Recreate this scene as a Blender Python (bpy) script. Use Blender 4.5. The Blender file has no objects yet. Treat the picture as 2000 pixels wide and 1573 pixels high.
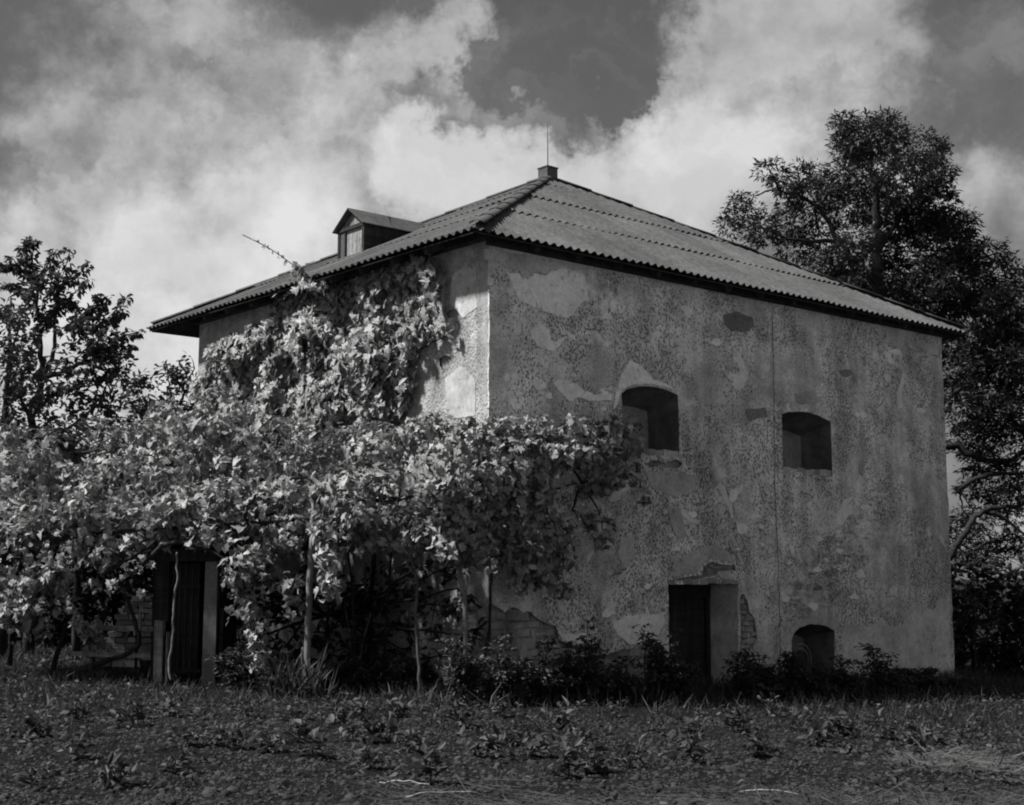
import bpy, math, random
import numpy as np
from mathutils import Vector, Matrix
from mathutils.geometry import delaunay_2d_cdt
random.seed(7); RNG = np.random.default_rng(11)
S = bpy.context.scene; COL = S.collection
R = math.radians
# ------------------------------------------------------------------ camera
FPX, HOR, CZ = 2663.0, 1130.0, 1.65
TH = math.atan((HOR - 786.5) / FPX)
cam = bpy.data.objects.new('camera', bpy.data.cameras.new('camera')); COL.objects.link(cam)
cam.data.sensor_width = 36; cam.data.lens = 36 * FPX / 2000
cam.data.clip_end = 6000
cam.location = (0, 0, CZ); cam.rotation_euler = (R(90) + TH, 0, 0)
S.camera = cam
S.cycles.use_adaptive_sampling = True; S.cycles.adaptive_threshold = .025; S.cycles.filter_width = 2.0; S.cycles.max_bounces = 4; S.cycles.diffuse_bounces = 3; S.cycles.glossy_bounces = 2; S.cycles.transmission_bounces = 3; S.cycles.caustics_reflective = False; S.cycles.caustics_refractive = False
# ------------------------------------------------------------------ light
SUN_EL, SUN_D = 50.0, (-0.97, -0.24)                 # the sun stands to the left
SUN_STRENGTH, SKY_STRENGTH = 3.3, 0.026
CLOUD = (.095, .36)                                     # shaded and sunlit cloud
S.view_settings.view_transform = 'Standard'; S.view_settings.look = 'None'
S.view_settings.exposure = 1.0; S.view_settings.gamma = 1

def nd(nt, typ, ins=None, **at):
    n = nt.nodes.new(typ)
    for k, v in at.items(): setattr(n, k, v)
    for k, v in (ins or {}).items():
        s = n.inputs[k]
        if isinstance(v, bpy.types.NodeSocket): nt.links.new(v, s)
        elif isinstance(v, bpy.types.Node): nt.links.new(v.outputs[0], s)
        else: s.default_value = v
    return n
def mth(nt, op, a, b=0.0, c=0.0, clamp=False):
    n = nd(nt, 'ShaderNodeMath', {0: a, 1: b, 2: c}, operation=op); n.use_clamp = clamp
    return n.outputs[0]
def vmth(nt, op, a, b=(0, 0, 0), out=0):
    n = nd(nt, 'ShaderNodeVectorMath', {0: a, 1: b}, operation=op)
    return n.outputs[out]
def rng(nt, v, a, b, c=0.0, d=1.0, smooth=True):
    n = nd(nt, 'ShaderNodeMapRange', {'Value': v, 'From Min': a, 'From Max': b, 'To Min': c, 'To Max': d})
    n.interpolation_type = 'SMOOTHSTEP' if smooth else 'LINEAR'
    return n.outputs[0]
def noise(nt, vec, scale, detail=4, rough=.55, dist=0.0):
    return nd(nt, 'ShaderNodeTexNoise', {'Vector': vec, 'Scale': scale, 'Detail': detail, 'Roughness': rough, 'Distortion': dist}).outputs[0]
def mixf(nt, f, a, b):
    return nd(nt, 'ShaderNodeMix', {0: f, 2: a, 3: b}, data_type='FLOAT').outputs[0]

def ray(px, py):
    x = (px - 1000) / FPX; y = (786.5 - py) / FPX
    return Vector((x, math.cos(TH) - y * math.sin(TH), math.sin(TH) + y * math.cos(TH)))
def P(px, py, Y):
    d = ray(px, py); return Vector((0, 0, CZ)) + d * (Y / d.y)
def atz(px, py, z):
    d = ray(px, py); return Vector((0, 0, CZ)) + d * ((z - CZ) / d.z)

world = bpy.data.worlds.new('World'); S.world = world; world.use_nodes = True
def build_world():
    nt = world.node_tree; nt.nodes.clear()
    sky = nd(nt, 'ShaderNodeTexSky', sky_type='NISHITA'); sky.sun_disc = False
    sky.sun_elevation = R(SUN_EL); sky.sun_rotation = math.atan2(SUN_D[0], SUN_D[1])
    sky.air_density = 1.0; sky.dust_density = .6; sky.ozone_density = 1.0
    base = nd(nt, 'ShaderNodeRGBToBW', {0: sky}).outputs[0]
    base = mth(nt, 'MULTIPLY', base, SKY_STRENGTH)
    tc = nd(nt, 'ShaderNodeTexCoord').outputs['Generated']
    d = vmth(nt, 'NORMALIZE', tc)
    # bodies of cloud, by direction in the sky: pixel of the photo, angular radius in px, weight
    blobs = [(945, 375, 165, .50), (1540, 280, 320, .15), (1750, 130, 230, .03), (1200, 310, 120, .24), (1400, 90, 110, .05),
             (740, 200, 130, .16), (480, 160, 240, .03), (300, 520, 420, .10), (60, 60, 260, -.10), (360, 620, 330, .2), (900, 0, 90, .14), (100, 750, 400, .12),
             (1120, 110, 200, -.22), (1157, 140, 70, -.2), (960, 190, 110, -.10), (2010, 330, 240, -.16), (560, 20, 150, -.08), (1330, 370, 210, .30), (1960, 40, 200, -.08), (700, 330, 170, .1), (1900, 560, 260, .1)]
    wob = nd(nt, 'ShaderNodeTexNoise', {'Vector': d, 'Scale': 10.0, 'Detail': 6.0, 'Roughness': .66})
    wv = vmth(nt, 'SCALE', vmth(nt, 'SUBTRACT', wob.outputs['Color'], (.5, .5, .5))); wv.node.inputs['Scale'].default_value = .15
    dw = vmth(nt, 'NORMALIZE', vmth(nt, 'ADD', d, wv))
    n1 = noise(nt, d, 4.2, 7, .6, .0)
    v = mth(nt, 'MULTIPLY_ADD', n1, 1.15, -.045)
    for (bx, by, br, w) in blobs:
        c = ray(bx, by).normalized()
        dt = vmth(nt, 'DOT_PRODUCT', dw, tuple(c), 1)
        v = mth(nt, 'MULTIPLY_ADD', rng(nt, dt, math.cos(br * 1.35 / FPX), 1.0), w, v)
    sv = Vector((SUN_D[0], SUN_D[1], math.tan(R(SUN_EL)))).normalized() * .03
    n1s = noise(nt, vmth(nt, 'ADD', d, tuple(sv)), 4.2, 3, .55, .0)
    veil = noise(nt, vmth(nt, 'MULTIPLY', dw, (1, 1, 2.2)), 6.0, 6, .6)
    alpha = mth(nt, 'MAXIMUM', rng(nt, v, .45, .63), rng(nt, veil, .42, .72, 0, .35))
    lit = mth(nt, 'MULTIPLY_ADD', mth(nt, 'SUBTRACT', n1, n1s), 1.2, .40)
    lit = mth(nt, 'ADD', lit, rng(nt, v, .55, 1.08, 0, .62))
    lit = rng(nt, lit, .15, .95, CLOUD[0], CLOUD[1], False)
    grey = noise(nt, vmth(nt, 'MULTIPLY', dw, (1, 1, 1.6)), 5.5, 5, .55)
    lit = mth(nt, 'MULTIPLY', lit, mixf(nt, rng(nt, v, .66, .9, 1, .35), 1.06, rng(nt, grey, .38, .62, .42, 1.1)))
    out = mixf(nt, alpha, base, lit)
    cmb = nd(nt, 'ShaderNodeCombineColor', {0: out, 1: out, 2: out})
    bg = nd(nt, 'ShaderNodeBackground', {'Color': cmb.outputs[0], 'Strength': 1.0})
    nd(nt, 'ShaderNodeOutputWorld', {'Surface': bg.outputs[0]})
build_world(); world.cycles.sampling_method = 'MANUAL'; world.cycles.sample_map_resolution = 256
sl = bpy.data.lights.new('sun', 'SUN'); sl.energy = SUN_STRENGTH; sl.angle = R(5); sl.color = (1, .995, .985)
sun = bpy.data.objects.new('sun', sl); COL.objects.link(sun)
sdir = Vector((SUN_D[0], SUN_D[1], math.tan(R(SUN_EL)))).normalized()
sun.rotation_euler = sdir.to_track_quat('Z', 'Y').to_euler(); sun.location = sdir * 60

# ------------------------------------------------------------------ materials (a black and white world)
MAT = {}
def mat(name, fn, rough=.85, spec=.25):
    m = bpy.data.materials.new(name); m.use_nodes = True; nt = m.node_tree
    b = nt.nodes['Principled BSDF']; b.inputs['Roughness'].default_value = rough
    b.inputs['Specular IOR Level'].default_value = spec
    obj_vec = nd(nt, 'ShaderNodeTexCoord').outputs['Object']
    val, hgt, bstr, bdist = fn(nt, obj_vec, b)
    if val is not None:
        if isinstance(val, (int, float)): b.inputs['Base Color'].default_value = (val, val, val, 1)
        else:
            c = nd(nt, 'ShaderNodeCombineColor', {0: val, 1: val, 2: val}); nt.links.new(c.outputs[0], b.inputs['Base Color'])
    if hgt is not None:
        bp = nd(nt, 'ShaderNodeBump', {'Height': hgt, 'Strength': bstr, 'Distance': bdist})
        nt.links.new(bp.outputs[0], b.inputs['Normal'])
    MAT[name] = m; return m

def stucco(base, dentamt, lime, diag=None):
    def f(nt, v, b):
        big = noise(nt, v, .45, 3, .5, .3); mid = noise(nt, v, 1.9, 6, .62, .4); fine = noise(nt, v, 22, 4, .65)
        grain = noise(nt, v, 110, 2, .6)
        strk = noise(nt, vmth(nt, 'MULTIPLY', v, (3.5, 3.5, .35)), 1.0, 5, .6)
        col = mth(nt, 'MULTIPLY', base, rng(nt, big, .32, .68, .8, 1.16))
        col = mth(nt, 'MULTIPLY', col, rng(nt, mid, .34, .66, .76, 1.2))
        col = mth(nt, 'MULTIPLY', col, rng(nt, strk, .36, .7, 1.08, .8))
        col = mth(nt, 'MULTIPLY', col, rng(nt, fine, .3, .7, .8, 1.18))
        col = mth(nt, 'MULTIPLY', col, rng(nt, grain, .3, .7, .82, 1.15))
        # dark mould in blotches with their own shape
        mould = rng(nt, noise(nt, vmth(nt, 'MULTIPLY', v, (1, 1, .8)), 1.15, 8, .7, .8), .56, .66)
        col = mth(nt, 'MULTIPLY', col, mixf(nt, mould, 1.0, .66))
        if diag:      # a band of black mould creeping up the wall on a slant
            sx = nd(nt, 'ShaderNodeSeparateXYZ', {0: v}).outputs; du, dz = .86, .51
            along = mth(nt, 'ADD', mth(nt, 'MULTIPLY', sx[0], du), mth(nt, 'MULTIPLY', sx[2], dz)); across = mth(nt, 'SUBTRACT', mth(nt, 'MULTIPLY', sx[2], du), mth(nt, 'MULTIPLY', sx[0], dz))
            a0 = diag[0] * du + diag[1] * dz; c0 = diag[1] * du - diag[0] * dz
            band = mth(nt, 'MULTIPLY', rng(nt, mth(nt, 'ABSOLUTE', mth(nt, 'SUBTRACT', across, c0)), .75, .05), rng(nt, mth(nt, 'ABSOLUTE', mth(nt, 'SUBTRACT', along, a0)), 2.6, 1.2))
            sp = noise(nt, nd(nt, 'ShaderNodeMapping', {0: v, 'Rotation': (0, -.55, 0), 'Scale': (1.6, 1, 7)}), 1.3, 7, .72, .5)
            col = mth(nt, 'MULTIPLY', col, mixf(nt, mth(nt, 'MULTIPLY', band, rng(nt, sp, .46, .6)), 1.0, .42))
        flake = rng(nt, noise(nt, vmth(nt, 'ADD', v, (7, 3, 1)), 1.5, 7, .6, .9), .615, .63)
        col = mixf(nt, mth(nt, 'MULTIPLY', flake, lime), col, base * 1.5)
        # pick marks hacked into the render, darker in tone
        vs = vmth(nt, 'MULTIPLY', v, (25, 25, 18))
        wob = nd(nt, 'ShaderNodeTexNoise', {'Vector': v, 'Scale': 6.0, 'Detail': 2.0})
        vs = vmth(nt, 'ADD', vs, vmth(nt, 'MULTIPLY', wob.outputs['Color'], (1, 1, 1)))
        vo = nd(nt, 'ShaderNodeTexVoronoi', {'Vector': vs, 'Scale': 1.0, 'Randomness': .9})
        reg = rng(nt, noise(nt, v, .9, 4, .6), .34, .56, .2, .5)
        dent = rng(nt, mth(nt, 'SUBTRACT', vo.outputs['Distance'], reg), -.2, .04, 1, 0)
        dent = mth(nt, 'MULTIPLY', dent, mth(nt, 'SUBTRACT', 1.0, flake))
        col = mth(nt, 'MULTIPLY', col, mth(nt, 'SUBTRACT', 1.0, mth(nt, 'MULTIPLY', dent, dentamt)))
        h = mth(nt, 'MULTIPLY_ADD', dent, -.9, mth(nt, 'MULTIPLY_ADD', fine, .5, mth(nt, 'MULTIPLY', flake, .5)))
        h = mth(nt, 'MULTIPLY_ADD', mid, 1.2, h)
        return col, h, .8, .02
    return f
mat('stucco', stucco(.66, .6, .4, (9.3, 2.0)), .95, .1)
mat('limewash', stucco(.43, .07, .4), .95, .1)
def smooth_plaster(base, var=.25):
    def f(nt, v, b):
        a = noise(nt, v, 1.3, 5, .6, .3); c = noise(nt, v, 14, 5, .65); g = noise(nt, v, 80, 3, .6)
        col = mth(nt, 'MULTIPLY', base, rng(nt, a, .3, .7, 1 - var, 1 + var))
        col = mth(nt, 'MULTIPLY', col, rng(nt, c, .3, .7, .85, 1.12)); col = mth(nt, 'MULTIPLY', col, rng(nt, g, .3, .7, .88, 1.1))
        spot = rng(nt, noise(nt, v, 9, 2, .5), .64, .68); col = mth(nt, 'MULTIPLY', col, mixf(nt, spot, 1, .7))
        return col, mth(nt, 'ADD', c, mth(nt, 'MULTIPLY', g, .3)), .5, .01
    return f
mat('pale_plaster', smooth_plaster(.88, .1), .9, .15)
mat('mid_plaster', smooth_plaster(.64, .25), .9, .15)
mat('grey_plaster', smooth_plaster(.46), .9, .15)
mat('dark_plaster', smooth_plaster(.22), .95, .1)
mat('back_shade_plaster', smooth_plaster(.26, .4), .95, .1)  # niche backs, shade inside the recess put into the base colour
mat('niche_shade_plaster', smooth_plaster(.14, .4), .95, .1)  # niche sides, near-black tone stands in for the shade under the arch
mat('masonry', smooth_plaster(.24, .4), .95, .1)
mat('stone', smooth_plaster(.32, .45), .9, .15)
mat('brick', smooth_plaster(.26, .4), .9, .15)
def asbestos(nt, v, b):
    strk = noise(nt, vmth(nt, 'MULTIPLY', v, (4, 4, .5)), 2.0, 6, .65); a = noise(nt, v, .8, 4, .6); f_ = noise(nt, v, 30, 4, .7)
    lich = rng(nt, noise(nt, v, 7, 6, .7), .58, .7)
    oi = nd(nt, 'ShaderNodeObjectInfo').outputs['Random']
    col = mth(nt, 'MULTIPLY', .096, rng(nt, strk, .3, .7, .78, 1.2)); col = mth(nt, 'MULTIPLY', col, rng(nt, a, .3, .7, .85, 1.15))
    col = mth(nt, 'MULTIPLY', col, rng(nt, f_, .3, .7, .8, 1.2)); col = mth(nt, 'MULTIPLY', col, mixf(nt, lich, 1, .72))
    col = mth(nt, 'MULTIPLY', col, rng(nt, oi, 0, 1, .86, 1.14, False))
    return col, f_, .4, .006
mat('corrugated', asbestos, .9, .2)
def woodf(base):
    def f(nt, v, b):
        g = noise(nt, vmth(nt, 'MULTIPLY', v, (18, 18, 1.2)), 1.0, 6, .65, .4); h = noise(nt, vmth(nt, 'MULTIPLY', v, (1.2, 14, 14)), 1.0, 5, .6)
        oi = nd(nt, 'ShaderNodeObjectInfo').outputs['Random']
        col = mth(nt, 'MULTIPLY', base, rng(nt, g, .3, .7, .6, 1.4)); col = mth(nt, 'MULTIPLY', col, rng(nt, h, .3, .7, .75, 1.25))
        col = mth(nt, 'MULTIPLY', col, rng(nt, oi, 0, 1, .8, 1.2, False))
        return col, g, .5, .006
    return f
mat('dark_wood', woodf(.032), .85, .2)
mat('grey_wood', woodf(.2), .85, .2)
mat('pole_wood', woodf(.16), .85, .2)
mat('bark', woodf(.035), .95, .1)
mat('pale_bark', woodf(.13), .95, .1)
mat('dark_metal', smooth_plaster(.07), .6, .4)
mat('wire', smooth_plaster(.06), .6, .4)
def leaff(base, lo, hi, trans, rough=.5):
    def f(nt, v, b):
        isl = nd(nt, 'ShaderNodeNewGeometry').outputs['Random Per Island']; oi = nd(nt, 'ShaderNodeObjectInfo').outputs['Random']
        r = mth(nt, 'FRACT', mth(nt, 'MULTIPLY_ADD', oi, 7.31, isl))
        n = noise(nt, v, 2.2, 3, .6)
        col = mth(nt, 'MULTIPLY', base, rng(nt, r, 0, 1, lo, hi, False)); col = mth(nt, 'MULTIPLY', col, rng(nt, n, .3, .7, .8, 1.2))
        b.inputs['Roughness'].default_value = rough; b.inputs['Specular IOR Level'].default_value = .35
        c = nd(nt, 'ShaderNodeCombineColor', {0: col, 1: col, 2: col})
        tr = nd(nt, 'ShaderNodeBsdfTranslucent', {'Color': c.outputs[0]})
        mx = nd(nt, 'ShaderNodeMixShader', {0: trans, 1: b.outputs[0], 2: tr.outputs[0]})
        out = [q for q in nt.nodes if q.type == 'OUTPUT_MATERIAL'][0]; nt.links.new(mx.outputs[0], out.inputs['Surface'])
        nt.links.new(c.outputs[0], b.inputs['Base Color'])
        return None, None, 0, 0
    return f
mat('grape_leaf', leaff(.32, .35, 1.35, .2, .5))
mat('shrub_leaf', leaff(.16, .6, 1.4, .3, .5))
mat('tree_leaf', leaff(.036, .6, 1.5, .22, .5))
mat('orchard_leaf', leaff(.07, .6, 1.5, .28, .5))
mat('weed_leaf', leaff(.06, .5, 1.5, .25, .6))
mat('grass_blade', leaff(.05, .4, 1.6, .25, .6))
mat('straw', leaff(.075, .35, 1.4, .0, .7))
mat('dry_stem', leaff(.038, .35, 1.4, .0, .7))
def soil(nt, v, b):
    a = noise(nt, v, .35, 4, .6); m = noise(nt, v, 3.5, 6, .7); f_ = noise(nt, v, 18, 6, .75); g = noise(nt, v, 60, 3, .7)
    col = mth(nt, 'MULTIPLY', mixf(nt, rng(nt, nd(nt, 'ShaderNodeSeparateXYZ', {0: v}).outputs[1], 7.6, 7.0), .021, .3), rng(nt, a, .3, .7, .75, 1.25)); col = mth(nt, 'MULTIPLY', col, rng(nt, m, .3, .7, .6, 1.4))  # out-of-view ground turned pale, added to bounce light onto the shaded wall
    col = mth(nt, 'MULTIPLY', col, rng(nt, f_, .3, .7, .55, 1.45))
    return col, mth(nt, 'ADD', f_, mth(nt, 'MULTIPLY_ADD', g, .4, m)), 1.0, .05
mat('soil', soil, 1.0, .05)
mat('clod', leaff(.03, .5, 1.5, 0, .95))

# ------------------------------------------------------------------ mesh helpers
ORI = {}
def link(name, me, m=None, parent=None):
    o = bpy.data.objects.new(name, me); COL.objects.link(o)
    if me is not None and m is not None and not me.materials: me.materials.append(MAT[m])
    if parent: o.parent = parent
    return o
def mk(name, V, F, m, parent=None, smooth=False, world=True):
    """V in world space (shifted to the parent's base) or, with world=False, in the parent's own space"""
    V = np.asarray(V, float).reshape(-1, 3)
    if parent is not None and world: V = V - ORI.get(parent.name, np.zeros(3))
    me = bpy.data.meshes.new(name)
    if isinstance(F, np.ndarray):
        n, k = F.shape
        me.vertices.add(len(V)); me.vertices.foreach_set('co', V.ravel())
        me.loops.add(n * k); me.loops.foreach_set('vertex_index', F.ravel().astype(np.int32))
        me.polygons.add(n); me.polygons.foreach_set('loop_start', np.arange(0, n * k, k, dtype=np.int32))
        me.update(calc_edges=True)
    else:
        me.from_pydata([tuple(p) for p in V], [], [tuple(int(i) for i in f) for f in F])
    if smooth: me.polygons.foreach_set('use_smooth', np.ones(len(me.polygons), bool))
    me.validate(); o = link(name, me, m, parent)
    if parent is not None: ORI[o.name] = ORI.get(parent.name, np.zeros(3))
    return o
def thing(name, label, cat, loc=(0, 0, 0), group=None, rz=0.0):
    o = bpy.data.objects.new(name, None); COL.objects.link(o); o.location = loc; o.rotation_euler = (0, 0, rz)
    o.empty_display_size = .2; ORI[o.name] = np.array(loc, float)
    return tag(o, label, cat, group)
def tag(o, label, cat, group=None):
    o['label'] = label; o['category'] = cat
    if group: o['group'] = group
    return o
class MB:
    def __init__(s): s.V = []; s.F = []
    def add(s, V, F):
        k = len(s.V); s.V += [tuple(p) for p in V]; s.F += [tuple(i + k for i in f) for f in F]; return s
    def box(s, x0, x1, y0, y1, z0, z1, j=0):
        q = lambda: random.uniform(-j, j)
        V = [(x + q(), y + q(), z + q()) for z in (z0, z1) for x, y in ((x0, y0), (x1, y0), (x1, y1), (x0, y1))]
        return s.add(V, [(3, 2, 1, 0), (4, 5, 6, 7), (0, 1, 5, 4), (1, 2, 6, 5), (2, 3, 7, 6), (3, 0, 4, 7)])
    def beam(s, a, b, w, h, up=(0, 0, 1)):
        a = Vector(a); b = Vector(b); d = (b - a).normalized(); u = Vector(up); x = d.cross(u).normalized(); u = x.cross(d).normalized()
        V = [p + x * sx * w / 2 + u * su * h / 2 for p in (a, b) for sx, su in ((-1, -1), (1, -1), (1, 1), (-1, 1))]
        return s.add(V, [(3, 2, 1, 0), (4, 5, 6, 7), (0, 1, 5, 4), (1, 2, 6, 5), (2, 3, 7, 6), (3, 0, 4, 7)])
    def tube(s, pts, rad, n=7):
        V, F = tube(pts, rad, n); return s.add(V, F)
    def ob(s, name, m, parent=None, world=True, smooth=False): return mk(name, s.V, s.F, m, parent, smooth, world)
def tube(pts, rad, n=7):
    pts = [Vector(p) for p in pts]; V = []; F = []
    if not hasattr(rad, '__len__'): rad = [rad] * len(pts)
    ref = Vector((.3, .9, .2))
    for i, p in enumerate(pts):
        d = (pts[min(i + 1, len(pts) - 1)] - pts[max(i - 1, 0)]).normalized()
        x = d.cross(ref).normalized(); y = d.cross(x)
        for k in range(n):
            a = 2 * math.pi * k / n; V.append(p + (x * math.cos(a) + y * math.sin(a)) * rad[i])
    for i in range(len(pts) - 1):
        for k in range(n): F.append((i * n + k, i * n + (k + 1) % n, (i + 1) * n + (k + 1) % n, (i + 1) * n + k))
    V.append(pts[0]); V.append(pts[-1]); a, b = len(V) - 2, len(V) - 1; e = (len(pts) - 1) * n
    for k in range(n): F.append((a, (k + 1) % n, k)); F.append((b, e + k, e + (k + 1) % n))
    return V, F
def smoothpts(pts, sub=5, wob=0.0):
    pts = [Vector(p) for p in pts]; out = []
    for i in range(len(pts) - 1):
        p0 = pts[max(i - 1, 0)]; p1 = pts[i]; p2 = pts[i + 1]; p3 = pts[min(i + 2, len(pts) - 1)]
        for k in range(sub):
            t = k / sub
            q = .5 * ((2 * p1) + (p2 - p0) * t + (2 * p0 - 5 * p1 + 4 * p2 - p3) * t * t + (3 * p1 - p0 - 3 * p2 + p3) * t ** 3)
            if wob: q = q + Vector((random.gauss(0, wob), random.gauss(0, wob), random.gauss(0, wob)))
            out.append(q)
    out.append(pts[-1]); return out
def lerp_r(r0, r1, n): return [r0 + (r1 - r0) * i / max(n - 1, 1) for i in range(n)]
_perm = RNG.random((257, 257))
def vnoise(x, y):
    x = np.asarray(x, float); y = np.asarray(y, float)
    xi = np.floor(x).astype(int); yi = np.floor(y).astype(int); fx = x - xi; fy = y - yi
    fx = fx * fx * (3 - 2 * fx); fy = fy * fy * (3 - 2 * fy); a = xi % 256; b = yi % 256
    return (_perm[a, b] * (1 - fx) + _perm[a + 1, b] * fx) * (1 - fy) + (_perm[a, b + 1] * (1 - fx) + _perm[a + 1, b + 1] * fx) * fy
def fbm(x, y, oct=4):
    s = 0; a = .5
    for k in range(oct): s = s + a * (vnoise(x * 2 ** k + 17.3 * k, y * 2 ** k + 5.1 * k) - .5); a *= .5
    return s

# ------------------------------------------------------------------ the building's frame
ZE = 6.9
Nc = atz(928, 443, ZE); Rc = atz(1893, 649, ZE); Lc = atz(285, 641, ZE)
UD = Vector((Rc.x - Nc.x, Rc.y - Nc.y)); LA = UD.length; YAW = math.atan2(UD.y, UD.x)
LB = Vector((Lc.x - Nc.x, Lc.y - Nc.y)).length
U3 = Vector((math.cos(YAW), math.sin(YAW), 0)); V3 = Vector((-math.sin(YAW), math.cos(YAW), 0)); B0 = Vector((Nc.x, Nc.y, 0))
def toL(p): q = Vector(p) - B0; return Vector((q.dot(U3), q.dot(V3), q.z))
def toW(u, v, z): return B0 + U3 * u + V3 * v + Vector((0, 0, z))
CL = toL((0, 0, CZ))
def hit(px, py, axis, val):
    d = ray(px, py); dl = Vector((d.dot(U3), d.dot(V3), d.z)); t = (val - CL[axis]) / dl[axis]; return CL + dl * t
U0, V0, U1, V1 = .62, .42, .42, 1.15      # overhangs
UX, VX = LA - U1, LB - V1                # far ends of the two walls
def RW(px, py): h = hit(px, py, 1, V0); return (h.x, h.z)
def LW(px, py): h = hit(px, py, 0, U0); return (h.y, h.z)
def ground_z(x, y):
    xc = np.clip(x, -16, 16)
    return -.15 - .035 * xc

# ------------------------------------------------------------------ ground
def axis_pts(lo, hi, step, far):
    a = list(np.arange(lo, hi + 1e-6, step)); s = step; p = hi
    while p < far: s *= 1.35; p += s; a.append(p)
    s = step; p = lo
    while p > -far: s *= 1.35; p -= s; a.insert(0, p)
    return np.array(a)
def soilbump(x, y):
    return .10 * fbm(x * .5, y * .5, 3) + .09 * fbm(x * 2.6, y * 2.6, 4)
def gz(x, y): return ground_z(x, y) + soilbump(np.asarray(x, float), np.asarray(y, float)) * np.clip((60 - np.hypot(x, y)) / 20, 0, 1)
def build_ground():
    xs = axis_pts(-12, 14, .085, 2500); ys = axis_pts(7.5, 27, .085, 2500)
    X, Y = np.meshgrid(xs, ys, indexing='ij'); Z = gz(X, Y)
    V = np.stack([X, Y, Z], -1).reshape(-1, 3); n, m = X.shape
    i = np.arange(n - 1)[:, None] * m + np.arange(m - 1)[None, :]
    F = np.stack([i, i + m, i + m + 1, i + 1], -1).reshape(-1, 4)
    o = mk('ground', V, F, 'soil', smooth=True); o['kind'] = 'structure'; o['label'] = 'dark tilled soil of the garden plot'
    return o
build_ground()
# ------------------------------------------------------------------ the building
BLD = thing('granary', 'old two-storey plastered granary with a corrugated pyramid roof and small dormer', 'building', B0, rz=YAW)
def inpoly(pts, poly):
    x, y = pts[:, 0], pts[:, 1]; r = np.zeros(len(pts), bool); j = len(poly) - 1
    for i in range(len(poly)):
        xi, yi = poly[i]; xj, yj = poly[j]
        c = ((yi > y) != (yj > y)) & (x < (xj - xi) * (y - yi) / (yj - yi + 1e-12) + xi); r ^= c; j = i
    return r
def jag(poly, step=.06, amp=.018):
    out = []; n = len(poly); ph = random.uniform(0, 99)
    for i in range(n):
        a = np.array(poly[i]); b = np.array(poly[(i + 1) % n]); k = max(1, int(np.linalg.norm(b - a) / step))
        nrm = np.array([-(b - a)[1], (b - a)[0]]); nrm = nrm / (np.linalg.norm(nrm) + 1e-9)
        for t in range(k):
            p = a + (b - a) * t / k; w = (vnoise(p[0] * 9 + ph, p[1] * 9) - .5) * 2 * amp + random.uniform(-.35, .35) * amp
            out.append(tuple(p + nrm * w))
    return out
def cdt(outer, holes, step):
    lo = np.min(outer, 0); hi = np.max(outer, 0)
    g = [(x, y) for x in np.arange(lo[0] + step / 2, hi[0], step) for y in np.arange(lo[1] + step / 2, hi[1], step)]
    g = np.array(g).reshape(-1, 2); g = g + RNG.uniform(-.25, .25, g.shape) * step
    keep = inpoly(g, outer)
    for h in holes: keep &= ~inpoly(g, h)
    g = g[keep]; vs = []; es = []
    for poly in [outer] + holes:
        k = len(vs); n = len(poly); vs += [Vector((float(a), float(b))) for a, b in poly]; es += [(k + i, k + (i + 1) % n) for i in range(n)]
    vs += [Vector((float(a), float(b))) for a, b in g]
    r = delaunay_2d_cdt(vs, es, [], 0, 1e-5)
    V = np.array([tuple(v) for v in r[0]]); F = np.array(r[2]); c = V[F].mean(1); ok = inpoly(c, outer)
    for h in holes: ok &= ~inpoly(c, h)
    F = F[ok]
    a, b, c3 = V[F[:, 0]], V[F[:, 1]], V[F[:, 2]]
    ar = (b[:, 0] - a[:, 0]) * (c3[:, 1] - a[:, 1]) - (b[:, 1] - a[:, 1]) * (c3[:, 0] - a[:, 0])
    F[ar < 0] = F[ar < 0][:, ::-1]
    return V, F[np.abs(ar) > 1e-9]
def disp(a, z): return .05 * fbm(a * .6 + 3, z * .6, 3) + .012 * fbm(a * 4, z * 4 + 9, 3)
class Side:
    """a wall plane in building space; a runs along the wall, d is depth into the wall"""
    def __init__(s, kind): s.k = kind
    def pt(s, a, z, d=0.0, ds=True):
        q = (disp(a, z) if ds else 0) + d
        return (a, V0 + q, z) if s.k == 'R' else (U0 + q, a, z)
    def px(s, pts): return [RW(*p) if s.k == 'R' else LW(*p) for p in pts]
    def sheet(s, name, outer, holes, step, d, m):
        V, F = cdt(outer, holes, step); q = disp(V[:, 0], V[:, 1]) + d
        if s.k == 'R': W = np.stack([V[:, 0], V0 + q, V[:, 1]], 1)
        else: W = np.stack([U0 + q, V[:, 0], V[:, 1]], 1); F = F[:, ::-1]
        return mk(name, W, F, m, BLD, False, False)
    def plate(s, pts, th, m, step=.06, amp=.018, px=True, name='plaster_patch', d0=0.0):
        poly = jag(s.px(pts) if px else pts, step, amp); V, F = cdt(poly, [], .22); n = len(poly)
        W = [s.pt(a, z, -th + d0) for a, z in V]; Fs = [tuple(f) if s.k == 'R' else tuple(f[::-1]) for f in F]
        k = len(W); W += [s.pt(a, z, -th + d0) for a, z in poly] + [s.pt(a, z, .012 + d0) for a, z in poly]
        Fs += [(k + i, k + (i + 1) % n, k + n + (i + 1) % n, k + n + i) for i in range(n)]
        return mk(name, W, Fs, m, BLD, False, False)
SR, SL = Side('R'), Side('L')
ZB, ZT = -1.0, 7.12
win1 = SR.px([(1214, 768), (1225, 760), (1245, 755), (1262, 754), (1285, 757), (1305, 763), (1324, 772), (1326, 830), (1326, 893), (1270, 887), (1214, 880), (1214, 820)])
win2 = SR.px([(1527, 809), (1540, 805), (1558, 804), (1580, 806), (1600, 813), (1622, 824), (1624, 880), (1625, 931), (1580, 925), (1530, 918), (1528, 860)])
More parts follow.
